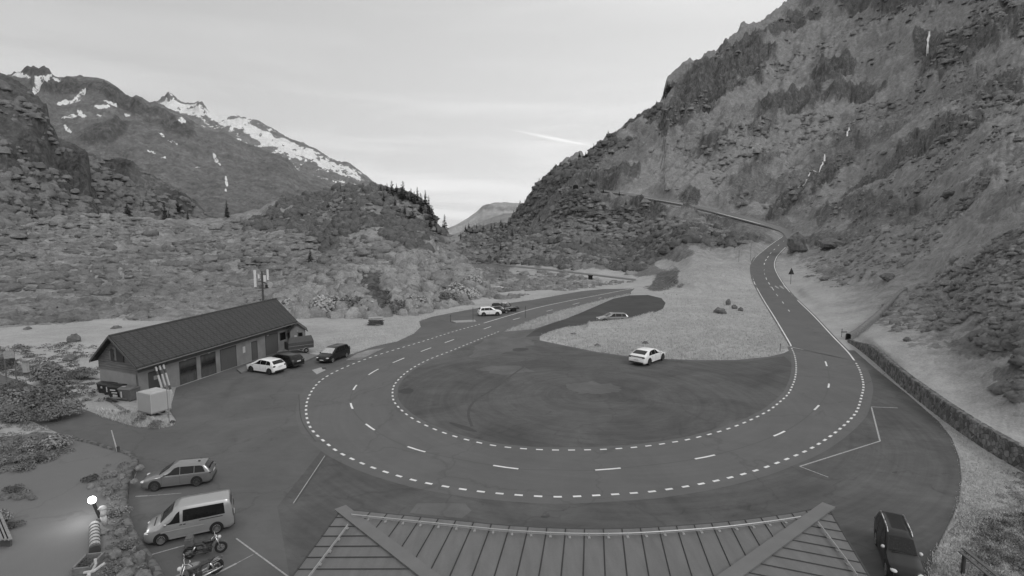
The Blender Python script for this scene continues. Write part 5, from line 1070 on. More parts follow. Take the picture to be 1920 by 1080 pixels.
def rock_mesh(rx, ry, rz, seed, sub=16):
    V = []; nu, nv = sub, sub//2
    for i in range(nv+1):
        t = math.pi*i/nv
        for j in range(nu): p = 2*math.pi*j/nu; V.append((math.sin(t)*math.cos(p), math.sin(t)*math.sin(p), math.cos(t)))
    V = np.array(V); k = 1+.38*fbm(V*1.1+seed*3.7, 3)+.10*fbm(V*4+seed, 3); q = 5.; 
    V = V*k[:, None]; V = V+.35*(np.round(V*1.6)/1.6-V); V = V*np.array([rx, ry, rz])
    F = [(i*nu+j, (i+1)*nu+j, (i+1)*nu+(j+1) % nu, i*nu+(j+1) % nu) for i in range(nv) for j in range(nu)]
    m = MB(); m.add(V.tolist(), F); return m
STONE = None
def boulder(g, px, py, w, h, label, group=None, seed=0, pos=None, m=None, name='boulder', sink=.2, cat='boulder'):
    c = Vector(pos) if pos is not None else at(g, px, py); s = c.y/FP if pos is None else 1
    rx, rz = w/2*s, h/2*s*1.25
    o = rock_mesh(rx, rx*.8, rz, seed).build(name, m or STONE); o.location = c+Vector((0, 0, rz*(1-2*sink)*.8)); o.rotation_euler = (0, 0, seed*1.3); return tag(o, label, cat, group)
def vegetation():
    sc = lambda *a, **k: scatter(*a, **k)
    G1 = foliage('shrub_leaves', .165, .3, 1.2); G2 = foliage('bright_leaves', .36, .25, 1.5); G3 = foliage('dark_scrub_leaves', .085, .35, 1.2); G4 = foliage('pale_grass_blades', .46, .08, .4); G5 = foliage('mid_scrub_leaves', .12, .35, 1)
    near = [(-100,480),(0,440),(150,415),(420,420),(560,378),(700,355),(800,392),(860,470),(900,545),(850,572),(700,588),(550,585),(300,592),(0,615),(-100,620)]
    L1, L2, L3, L5 = shrubmat('hill_shrub', .205), shrubmat('pale_bush', .26), shrubmat('dark_scrub', .085), shrubmat('mid_scrub', .165)
    K5 = foliage('mid_scrub_leaves', .165, .35, 1)
    K1, K2, K3 = foliage('hill_shrub_leaves', .21, .2), foliage('pale_bush_leaves', .30, .2), foliage('conifer_foliage', .062, .3, 3)
    sc = lscatter
    K4 = foliage('wood_leaves', .12, .3, 1.5)
    L3 = shrubmat('dark_wood_scrub', .12)
    sc('hillside_scrub', 'near', 7000, near, .3, 1.7, L1, 1, thr=-.02, fs=20, squash=.5, leaves=7, lm=K1)
    sc('hillside_dark_scrub', 'near', 2600, near, .4, 1.9, L5, 2, thr=.03, fs=16, squash=.55, leaves=7, lm=K5)
    sc('hilltop_wood', 'near', 1700, [(440,415),(500,392),(572,368),(640,350),(700,344),(745,358),(795,378),(812,402),(830,450),(800,480),(700,450),(620,470),(540,430),(470,440)], 00.5, 2.0, L3, 3, squash=.9, leaves=26, lm=K4, thr=-.08, fs=22)
    sc('foot_of_hill_bushes', 'near', 900, [(500,600),(520,550),(600,520),(700,500),(800,470),(880,500),(925,548),(880,566),(800,588),(700,598),(600,600)], .5, 1.9, L2, 4, squash=.9, leaves=40, lm=K2, avoid=[([(712,530),(700,560),(730,585)], 16), ([(842,530),(840,560)], 14)])
    sc('cliff_trees', 'cliff', 480, [(-60,130),(0,140),(60,180),(100,260),(160,280),(200,420),(100,430),(-60,440)], .8, 2.6, L5, 5, squash=.8, leaves=14, lm=K4, thr=.0, fs=40)
    sc('spur_trees', 'spur', 420, [(160,300),(230,300),(300,342),(350,372),(400,420),(200,428)], .9, 3.0, L5, 6, squash=.8, leaves=14, lm=K4, thr=-.05, fs=40)
    mid = [((a[0]+b[0])/2, (a[1]+b[1])/2) for a, b in zip(RL, RR)]; trav = [(x, y+14) for x, y in mid[11:]]
    AV = [(mid, 14), (trav, 17), (LOWER, 6), (WALLB, 16)]
    GR = [(1640,652),(1720,682),(1800,728),(1870,768),(1960,815)]; GR2 = [(1520,545),(1590,600),(1660,612)]
    AV2 = [(GR, 34), (GR2, 20), (mid[:10], 60), (WALLB, 16), (LOWER, 6)]
    fr = [(840,440),(950,430),(975,395),(1020,345),(1060,340),(1075,358),(1180,374),(1290,395),(1400,415),(1440,436),(1390,465),(1280,455),(1220,495),(1190,515),(1050,502),(930,492),(880,500)]
    sc('mountain_foot_wood', 'ground', 2300, fr, .6, 2.4, L3, 7, squash=.8, avoid=AV, thr=.0, fs=34, leaves=14, lm=K4)
    sc('mountain_foot_bushes', 'ground', 2600, fr, .6, 2.3, L1, 8, squash=.6, avoid=AV, thr=-.15, fs=30, leaves=12, lm=K1)
    sc('skyline_wood', 'ground', 900, [(958,424),(966,402),(990,380),(1012,348),(1052,314),(1102,296),(1150,256),(1200,232),(1260,222),(1200,270),(1120,320),(1060,350),(1000,400)], .9, 3.0, L3, 9, squash=.9, avoid=AV, leaves=18, lm=K4, thr=-.15, fs=40)
    sc('river_bank_bushes', 'ground', 700, [(880,500),(925,505),(1050,514),(1185,530),(1100,540),(1000,552),(900,570),(860,574),(880,540)], .3, 1.2, L1, 10, squash=.7, avoid=[(LOWER, 5)], thr=.0, fs=12, leaves=12, lm=K1)
    slope = [(1440,330),(1700,180),(1920,60),(1960,60),(1960,840),(1900,800),(1700,672),(1610,632),(1560,610),(1500,530),(1475,500),(1490,440),(1480,400)]
    sc('slope_scrub', 'ground', 2200, slope, .15, .62, L5, 11, squash=.7, sink=.4, avoid=AV2, thr=.20, fs=15, leaves=14, lm=K5)
    sc('slope_bushes', 'ground', 2600, slope, .15, .75, L1, 12, squash=.7, sink=.45, avoid=AV2, thr=.04, fs=24, leaves=14, lm=K1)
    sc('upper_slope_scrub', 'ground', 1300, [(1060,345),(1250,230),(1400,60),(1900,-20),(1960,300),(1700,330),(1480,410),(1200,360)], .6, 2.0, L1, 13, squash=.8, sink=.5, avoid=AV, thr=.08, fs=50, leaves=12, lm=K5)
    sc('terrace_shrubs', 'ground', 420, [(1700,640),(1760,600),(1850,620),(1960,640),(1960,760),(1900,720),(1850,690),(1780,680)], .15, .7, L5, 14, squash=.75, thr=.10, fs=8, avoid=[(GR, 30)], leaves=44, lm=K4)
    sc = scatter
    sc('lower_corner_scrub', 'ground', 520, [(1815,1090),(1800,1030),(1860,980),(1900,870),(2000,900),(2000,1160),(1780,1160)], .10, .42, G1, 15, nl=70, leaf=.09, squash=.8, thr=-.12, fs=3)
    sc('lower_corner_dark_scrub', 'ground', 170, [(1830,1060),(1830,1000),(1880,970),(2000,960),(2000,1100)], .12, .45, G3, 16, nl=80, leaf=.09, squash=.8)
    sc('meadow_plants', 'ground', 800, [(-60,655),(0,648),(60,652),(150,640),(190,655),(190,700),(175,735),(150,740),(60,715),(0,700),(-60,690)], .15, .6, G5, 17, nl=50, leaf=.12, squash=.6, thr=-.15, fs=6)
    # short grass on the meadows and verges
    def grass(name, poly, n, hmin, hmax, seed, m=G4, edge=None):
        rs = np.random.RandomState(seed); P = np.array(poly, float); lo, hi = P.min(0), P.max(0); q = lo+(hi-lo)*rs.rand(n*4, 2); k = inside(q[:, 0], q[:, 1], poly)&~inside(q[:, 0], q[:, 1], LOT); q = q[k][:n]
        C = atv('ground', q[:, 0], q[:, 1]); Zc = C[:, 1]; C = surf(q[:, 0], q[:, 1]); C = np.array(C); C[:, 2] = np.maximum(C[:, 2], atv('ground', q[:, 0], q[:, 1])[:, 2]); nb = 6
        a = rs.rand(len(C), nb)*6.283; r = rs.rand(len(C), nb)*.30; h = (hmin+(hmax-hmin)*rs.rand(len(C), nb)**2); w = .018+.016*rs.rand(len(C), nb)
        B = C[:, None]+np.stack([np.cos(a)*r, np.sin(a)*r, a*0-.02], -1); b = a+rs.randn(*a.shape); T = B+np.stack([np.cos(b)*h*.5, np.sin(b)*h*.5, h], -1); s = np.stack([np.cos(a+1.57)*w, np.sin(a+1.57)*w, a*0], -1)
        V = np.stack([B-s, B+s, T], 2).reshape(-1, 3); F = np.arange(len(V)).reshape(-1, 3)
        t = np.repeat(np.clip(.5+.2*rs.randn(len(C), nb), 0, 1).ravel(), 3); tag(raw(name, V, F, m, attrs={'tone': t}), kind='stuff')
    grass('meadow_grass', [(1003,625),(1060,606),(1150,600),(1255,575),(1240,545),(1300,500),(1400,500),(1480,650),(1440,680),(1200,678),(1050,655)], 14000, .08, .30, 1)
    grass('verge_grass', [(925,628),(1000,598),(1100,568),(1180,545),(1180,560),(1100,586),(1000,620),(950,628)], 4500, .12, .40, 2)
    grass('roadside_grass', [(590,650),(700,600),(800,590),(960,560),(1130,535),(1130,548),(960,572),(800,606),(780,632),(690,668),(600,672)], 6000, .04, .18, 3)
    grass('right_verge_grass', [(1600,640),(1640,672),(1713,740),(1800,810),(1900,880),(2000,940),(2000,1100),(1830,1090),(1700,1120),(1790,1000),(1810,900),(1800,850),(1740,768),(1640,690)], 8000, .03, .12, 4)
    grass('near_left_grass', [(180,770),(250,775),(335,800),(290,812),(200,795)], 900, .08, .32, 5)
    G6 = foliage('garden_leaves', .17, .3, 3)
    # named conifers
    rd = random.Random(5); grp = 'dark conifers on the wooded knoll left of the valley gap'
    for i, (x, y, h) in enumerate(sorted([(735,372,26),(752,380,22),(757,378,28),(770,384,24),(776,390,22),(783,388,28),(790,394,26),(797,398,32),(804,410,30),(811,420,26),(815,436,22),(745,366,18),(727,360,14),(714,356,12),(764,382,18),(690,352,10),(640,352,8),(655,350,9),(808,428,20),(788,402,20),(775,410,20),(760,405,18),(740,398,16),(720,390,16)])): conifer('near', x, y+5, h*1.35, ORD[i]+' dark spruce from the left on the wooded knoll left of the valley gap', grp, i % 4)
    p = Vector(un(834, 441, 230).tolist()); conifer('near', 0, 0, 40, 'tall lone dark conifer standing in the valley gap, clear against the sky', None, 1, pos=p)
    for i, (x, y, h) in enumerate(sorted([(864,436,12),(872,434,10),(880,432,12),(893,431,9),(905,433,11),(915,434,10),(928,430,13),(938,430,12),(948,430,11),(956,428,14),(886,436,10),(900,438,11),(921,438,12),(943,436,13)])): conifer('ground', x, y+2, h*1.2, ORD[i]+' small conifer from the left in the row along the floor of the valley gap', 'distant conifers along the floor of the valley gap', i % 4)
    for i, (x, y, h) in enumerate([(963,408,12),(968,402,10),(976,393,14),(983,386,12),(992,378,12),(1001,362,14),(1010,350,12),(1020,342,10),(1031,332,12),(1040,324,13),(1050,316,12),(1060,311,10),(1075,305,12),(1087,301,14),(1098,296,12),(1113,288,10),(1128,274,10),(1140,264,12),(1155,252,9),(1168,244,8),(1210,226,9),(1230,218,8)]): conifer('ground', x, y+3, h*1.15, ORD[i]+' small conifer up the right-hand skyline, counted from the valley gap', 'conifers along the skyline of the right-hand mountainside', i % 4)
    for i, (x, y, h) in enumerate([(1244,204,22),(1250,196,26),(1255,188,18)]): conifer('ground', x, y, h, ['short conifer in the trio on the shoulder of the right-hand skyline, leftmost','tallest conifer in the trio on the shoulder of the right-hand skyline','rightmost conifer of the trio on the shoulder of the right-hand skyline'][i], None, i)
    conifer('near', 425, 412, 34, 'slim dark conifer on the left hill below a patch of snow on the mountain', None, 3)
    conifer('near', 583, 492, 32, 'solitary faint conifer halfway up the scrubby left hill, right of the mast', None, 1)
    for i, (x, y, h) in enumerate(sorted([(120,420,34),(128,428,30),(240,415,40),(246,420,30),(310,418,44),(318,424,32),(352,420,26),(60,410,30),(20,400,36),(185,410,26),(270,400,30),(336,405,28)])): conifer('spur' if x > 205 else 'cliff', x, y, h*.8, ORD[i]+' shadowy conifer from the left at the foot of the dark left cliffs', 'conifers at the foot of the dark left cliffs', i % 4)
    for i, (x, y, h) in enumerate([(1172,398,24),(1130,372,14),(1160,380,12),(1205,402,14),(1100,402,16),(1060,395,18),(1030,400,16),(1010,420,18),(990,430,20),(1050,430,18),(1120,440,18),(1090,460,16),(1000,470,18),(1150,475,14),(960,450,20),(940,470,20),(1180,440,14),(1240,452,14),(1290,450,12)]): conifer('ground', x, y, h*.8, 'dark conifer scattered over the shrubby mountain foot below the tunnel road', 'conifers below the tunnel road', i % 4)
    # individual bushes that stand out
    B = [(610,598,34,'G2','large pale leafy bush at the foot of the hill right of the mast'),(540,590,26,'G2','pale bush behind the garage annex roof'),(655,590,26,'G1','mid-grey bush between the pale bush and the timber stack'),(745,592,24,'G1','rounded bush against the dark rock face behind the timber stack'),(775,586,24,'G2','pale rounded bush on the bank right of the dark rock face'),(860,565,26,'G2','pale bush at the bend of the river bank, above the lay-by'),(885,555,22,'G2','pale bush at the very end of the left hill by the river'),(835,578,22,'G1','dense bush under the second dark rock face')]
    mm = {'G1': G1, 'G2': G2, 'G3': G3, 'G6': G6}
    for i, (x, y, r, k, l) in enumerate(B): c = at('near', x, y-8); bush('near', x, y, r/FP*c.y*1.0, mm[k], l, n=1500, seed=i, leaf=.10, pos=c-Vector((0, 0, .5)), squash=1.0)
    for i, (x, y, r, k, l) in enumerate([(92,722,30,'G6','loose grey bush beside the side lane, left of the waste bins'),(60,770,36,'G6','largest sprawling shrub between the side lane and the garden'),(108,790,28,'G6','shrub at the lane edge above the pale heather mound'),(25,740,20,'G1','shrub at the left end of the side lane'),(150,712,18,'G6','low shrub in front of the waste bins'),(8,693,14,'G3','small round dark shrub under the white notice board'),(30,795,26,'G1','pale low shrub at the left edge above the garden gravel')]):
        c = gnd(x, y); s = c.y/FP*1.25; bush('ground', x, y, r*s, mm[k], l, n=3200, seed=20+i, leaf=.065, pos=c, squash=1.0)
def setting_props():
    global STONE
    M = MT('grey_rock', .95); n = M.noise(1.3, 7, .7); M.grey(M.rng(n, .3, .7, .07, .20)); M.bump(n, .8, .1); STONE = M.m
    M = MT('pale_rock', .95); n = M.noise(4, 7, .7); M.grey(M.rng(n, .3, .7, .11, .24)); M.bump(n, .7, .03); PS = M.m
    # retaining wall
    M = MT('dry_stone', .95); v = M.n('ShaderNodeTexVoronoi'); v.inputs['Scale'].default_value = 3.2; M.l(M.tc.outputs['Object'], v.inputs[0]); v2 = M.n('ShaderNodeTexVoronoi', feature='DISTANCE_TO_EDGE'); v2.inputs['Scale'].default_value = 3.2; M.l(M.tc.outputs['Object'], v2.inputs[0])
    bw = M.n('ShaderNodeRGBToBW'); M.l(v.outputs['Color'], bw.inputs[0]); nn = M.noise(1.2, 5, .7); g = M.math('MULTIPLY', M.rng(bw.outputs[0], .2, .8, .075, .19), M.rng(v2.outputs[0], 0, .05, .4, 1)); M.grey(M.math('MULTIPLY', g, M.rng(nn, .3, .7, .6, 1.5))); M.bump(M.rng(v2.outputs[0], 0, .08, 0, 1), .9, .06); DS = M.m
    B = catmull(WALLB, 8); Bw = un(B[:, 0], B[:, 1], planeZ(B[:, 1])); Bw = resample(Bw, step=.22); n = len(Bw)
    s = np.linspace(0, 1, n); hh = .4+.95*smooth(s, 0, .22); t = np.gradient(Bw[:, :2], axis=0); t /= np.linalg.norm(t, axis=1)[:, None]; nr = np.stack([-t[:, 1], t[:, 0], t[:, 0]*0], 1)
    if nr[n//2] @ (Bw[n//2]-np.array([0, 0, 0])) < 0: nr = -nr
    rows = []; m = 9
    for k in range(m):
        z = k/(m-1); P = Bw+nr*(.12*z); P = P+[0, 0, 1]*(hh*z)[:, None]; rows.append(P+nr*(.09*fbm(P*2.6, 3))[:, None])
    for q in (.25, .55): P = Bw+nr*q+[0, 0, 1]*hh[:, None]; rows.append(P+np.array([0, 0, 1])*(.06*fbm(P*3, 3))[:, None])
    rows.append(Bw+nr*.6-[0, 0, .3]); V = np.array(rows)
    tag(raw('retaining_wall', V.reshape(-1, 3), grid_faces(len(rows), n), DS, smooth=False), 'long low dry-stone retaining wall curving beside the right-hand forecourt', 'wall')
    # upper stone wall climbing the slope
    U = catmull([(1590,638),(1606,630),(1640,602),(1665,578),(1686,556),(1697,548)], 6); P0 = np.array(surf(U[:, 0], U[:, 1])); P0 = resample(P0, step=.4); n = len(P0); rows = []
    t = np.gradient(P0[:, :2], axis=0); t /= np.linalg.norm(t, axis=1)[:, None]; nr = np.stack([-t[:, 1], t[:, 0], t[:, 0]*0], 1)
    for a, z in ((-.35, -.6), (-.33, .75), (-.2, .9), (.25, .9), (.35, .7), (.36, -1.2)): P = P0+nr*a+[0, 0, z]; rows.append(P+nr*(.1*fbm(P*1.7, 3))[:, None]+np.array([0, 0, 1])*(.1*fbm(P*1.3+7, 3))[:, None])
    V = np.array(rows); tag(raw('boundary_wall', V.reshape(-1, 3), grid_faces(6, n), PS), 'straight stone wall climbing the grassy slope above the road bend', 'wall')
    # boulders
    L = [(1493,478,40,34,'big dark boulder overhanging the bend of the climbing road'),(1350,590,22,12,'flat boulder in the meadow, nearest the parking loop of its cluster'),(1366,574,12,12,'small upright rock in the meadow cluster'),(1378,580,12,8,'small rounded rock at the centre of the meadow cluster'),(1388,584,10,8,'small rock at the right end of the meadow cluster'),
     (1797,562,30,18,'grey boulder on the scrubby slope right of the stone wall'),(1812,590,24,12,'lower grey boulder under the larger one on the scrubby slope'),(1775,392,30,12,'flat dark boulder high on the right-hand slope'),(1665,528,26,10,'long rock at the top end of the climbing stone wall'),(1668,400,10,10,'small rock on the right-hand slope above the road'),(1845,376,14,18,'upright rock near the flat boulder high on the slope'),(1545,528,16,7,'flat rock right of the warning sign'),(1587,505,12,6,'small flat rock on the grass above the warning sign'),(1668,532,14,9,'rock beside the long rock on the slope'),(1700,640,16,8,'low rock on the wall terrace'),(1560,470,50,16,'long low outcrop right of the big dark boulder')]
    for i, (x, y, w, h, l) in enumerate(L): boulder('ground', x, y, w, h, l, seed=i+1)
    for i, (x, y, w, h, l) in enumerate([(139,642,24,14,'dark boulder in the meadow behind the garage gable'),(132,676,26,10,'flat boulder in the meadow left of the garage gable'),(218,617,16,6,'low dark rock far back in the left meadow'),(52,619,14,6,'small rock at the left end of the far meadow'),(1075,628,10,4,'small stone in the grass by the turning lot'),(1120,650,14,5,'dark stone in the meadow above the loop'),(1210,645,12,5,'stone in the meadow above the white saloon car')]):
        c = gnd(x, y); k = c.y/FP; boulder(None, 0, 0, w*k, h*k*1.2, l, seed=30+i, pos=c)
    rs = random.Random(9)
    for i in range(22):
        x, y = rs.uniform(2, 60), rs.uniform(432, 500); boulder('near', x, y, rs.uniform(4, 12), rs.uniform(3, 6), 'pale broken rock in the scree patch at the left edge of the hill', 'pale rocks in the scree patch', seed=60+i, m=PS, name='rock', cat='rock')
    # tunnel portal
    p = at('ground', 1078, 360); q = empty('tunnel_portal', p, 0, 'small dark tunnel mouth where the climbing road enters the mountainside', 'tunnel')
    mb = MB(); s = p.y/FP; w, h = 11*s, 10*s; pts = [(-w/2, -1), (-w/2, h*.6)]+[(-w/2*math.cos(a), h*.6+h*.4*math.sin(a)) for a in np.linspace(.3, 2.84, 7)]+[(w/2, h*.6), (w/2, -1)]
    mb.add([(x, -5.5, z) for x, z in pts], [tuple(range(len(pts)))]); mb.build('opening', mat('painted_hollow_shade', .006, 1), q)  # flat near-black face; its colour stands in for the unlit bore
    mb = MB(); mb.path([(x, -5.6, z) for x, z in pts], .3, 6); mb.build('portal_frame', mat('portal_stone', .14), q)
    # valley-road hut
    p = at('ground', 917, 494); s = p.y/FP; q = empty('lookout_hut', p, 0, 'tiny hut with a dark roof at the far end of the valley road', 'hut')
    mb = MB(); mb.box((0, 0, 5*s), (7*s, 6*s, 12*s)); mb.build('wall', mat('hut_wall', .12), q); mb = MB(); mb.add([(-5*s, -4*s, 11*s), (5*s, -4*s, 11*s), (5*s, 4*s, 11*s), (-5*s, 4*s, 11*s), (0, 0, 17*s)], [(0, 1, 4), (1, 2, 4), (2, 3, 4), (3, 0, 4), (3, 2, 1, 0)]); mb.build('roof', mat('hut_roof', .025), q)
    p = at('ground', 1107, 524); mb = MB(); mb.box((0, 0, .3), (1.1, 1.2, 1.6)); mb.box((0, 0, 1.2), (1.4, 1.4, .2)); o = mb.build('culvert', mat('painted_hollow_shade', .006)); o.location = p; tag(o, 'dark culvert opening in the embankment under the valley road', 'culvert')  # solid near-black block, shade of the hollow put into its colour
    # falling water
    WM = mat('falling_water', .62, .5, .3, 2)
    for k, (P, w, g) in enumerate([([(1546,312),(1541,322),(1532,336),(1518,344),(1506,356),(1492,366),(1478,378)], 2.2, 1),([(1594,268),(1590,274),(1586,282)], 2.0, 1),([(1742,86),(1739,98),(1737,112),(1736,130)], 3.0, 1)]):
        C = catmull(P, 4); V = []
        for i, (x, y) in enumerate(C):
            a = at('ground', x, y); d = (a-Vector((0, 0, CH))).normalized(); a = a-d*2.2+Vector((0, 0, .5)); ww = w*a.y/FP*(.25+.5*abs(math.sin(i*2.1)))
            V += [(a.x-ww, a.y, a.z), (a.x+ww, a.y, a.z+.2*ww)]
        n = len(C); F = [(2*i, 2*i+2, 2*i+3, 2*i+1) for i in range(n-1) if (i*7) % 11 != 3]
        tag(raw('stream', V, F, WM), kind='structure')
    tag(raw('river', [tuple(sv(x, y, .3)) for x, y in ((930,540),(944,537),(945,541),(928,543))], [(0, 3, 2, 1)], WM), kind='structure')
    # warning sign, marker poles
    p = sv(1482.5, 533); h = 22/FP*p.y; w = 11/FP*p.y; q = empty('warning_sign', p, 0, 'dark triangular warning sign on a thin post beside the climbing road', 'sign')
    mb = MB(); mb.tube((0, .05, 0), (0, .05, h*1.25), .06); mb.build('post', mat('post_grey', .12), q); mb = MB(); mb.add([(x, y, z) for y in (0, -.05) for x, z in ((-w/2, h*.85), (w/2, h*.85), (0, h*1.42))], [(0, 1, 2), (5, 4, 3), (0, 3, 4, 1), (1, 4, 5, 2), (2, 5, 3, 0)]); mb.build('sign_panel', mat('sign_back', .02, .6), q)
    for i, (x, y, h, l) in enumerate([(887,604,28,'thin marker pole beside the traffic island in the lay-by'),(845,604,14,'short thin pole left of the traffic island'),(1462.5,660,16,'short marker pole on the meadow corner where the solid edge line ends'),(1407,490,34,'thin marker pole left of the climbing road bend'),(1385,492,22,'faint thin pole behind the crest left of the climbing road'),(985,596,22,'faint thin pole at the tip of the verge'),(1578,632,16,'small pole with a crosspiece at the start of the stone wall')]):
        p = sv(x, y); H = h/FP*p.y*1.02; mb = MB(); mb.tube((0, 0, -.1), (0, 0, H), .035, .03, 6); mb.tube((0, 0, H*.78), (0, 0, H*.95), .045, .045, 6)
        if i == 6: mb.box((.3, 0, H*.6), (.8, .05, .12))
        o = mb.build('marker_pole', mat('marker_dark', .05)); o.location = p; tag(o, l, 'pole')
    # timber stack
    p = gnd(705, 611); q = empty('timber_stack', p, .25, 'crosswise stack of pale timber on bearers in the meadow beyond the garage', 'timber stack'); rn = random.Random(3); 
    for k in range(9):
        mb = MB(); n = 5
        for j in range(n):
            if k % 2: mb.box((-.9+.45*j+rn.uniform(-.1, .1), rn.uniform(-.1, .1), .25+.13*k), (.16, 1.3, .10), rz=rn.uniform(-.12, .12))
            else: mb.box((rn.uniform(-.2, .2), -.5+.25*j, .25+.13*k), (2.1+rn.uniform(-.3, .2), .14, .10), rz=rn.uniform(-.1, .1))
        mb.build('timber_layer', mat('stack_pale', .40, .8, .4, 8) if k > 5 else mat('stack_dark', .10, .8, .4, 8), q)
    for x in (-.7, .7): mb = MB(); mb.box((x, -.2, .1), (.12, 1.5, .2)); mb.build('bearer', mat('stack_pale', .26), q)
    mb = MB(); mb.box((.35, -.85, .35), (.7, .08, .08)); mb.box((.35, -.85, .1), (.7, .08, .08)); mb.box((.05, -.85, .2), (.07, .07, .4)); mb.box((.65, -.85, .2), (.07, .07, .4)); mb.build('trestle', mat('trestle', .22), q)
    # notice boards by the side lane
    p = gnd(22, 712); s = p.y/FP; q = empty('notice_board', p, 0, 'weathered white notice board with a slanted top beside the side lane', 'sign')
    mb = MB(); mb.tube((-10*s, 0, 0), (-10*s, 0, 56*s), .05); mb.tube((9*s, 0, 0), (9*s, 0, 56*s), .05); mb.build('posts', mat('post_grey', .12), q)
    mb = MB(); mb.box((0, -.06, 49*s), (20*s, .06, 14*s), ry=-.10); mb.build('board', mat('board_white', .30, .8, .3, 8), q); mb = MB(); mb.box((6*s, -.09, 40*s), (9*s, .05, 5*s)); mb.build('panel', mat('panel_dark', .03), q)
    p = gnd(50, 706); s = p.y/FP; q = empty('letter_box', p, 0, 'narrow white box with a small peaked lid on a post by the side lane', 'box')
    mb = MB(); mb.box((0, 0, 19*s), (8*s, .3, 21*s)); mb.build('box', mat('box_white', .36, .7, .2), q); mb = MB(); mb.prism([(-6*s, -.25), (6*s, -.25), (6*s, .25), (-6*s, .25)], 29.5*s, 31*s); mb.build('lid', mat('lid_grey', .2), q); mb = MB(); mb.tube((0, 0, 0), (0, 0, 10*s), .05); mb.build('post', mat('post_grey', .12), q)
    # timber handrail in the lower right corner
    q0 = gnd(1800, 1034, 1.0); q1 = gnd(1885, 1104, 1.0); q = empty('handrail', (q0.x, q0.y, 0), 0, 'two-board timber handrail in the lower right corner', 'handrail'); o = Vector((q0.x, q0.y, 0))
    for k, (dx, m) in enumerate(((0, 'rail_pale'), (.24, 'rail_pale'))):
        a = q0-o+Vector((dx, dx*.55, .06*k)); b = q1-o+Vector((dx, dx*.55, .06*k)); d = b-a; mb = MB(); mid = (a+b)/2; mb.box(mid, (d.length, .14, .05), rz=math.atan2(d.y, d.x)); mb.build('rail', mat(m, .10, .85, .25, 5), q)
    for t in (.05, .55, .98): a = (q0*(1-t)+q1*t)-o; mb = MB(); mb.box((a.x+.1, a.y, a.z/2), (.1, .1, a.z)); mb.build('post', mat('rail_dark', .045), q)
    p = gnd(1808, 1072); mb = MB(); mb.box((0, 0, .25), (.34, .04, .30), rz=-.1); mb.box((0, .05, .08), (.36, .12, .05)); o2 = mb.build('marker_plate', mat('plate_grey', .20, .6)); o2.location = p; tag(o2, 'small pale plate standing in the grass under the timber handrail', 'plate')
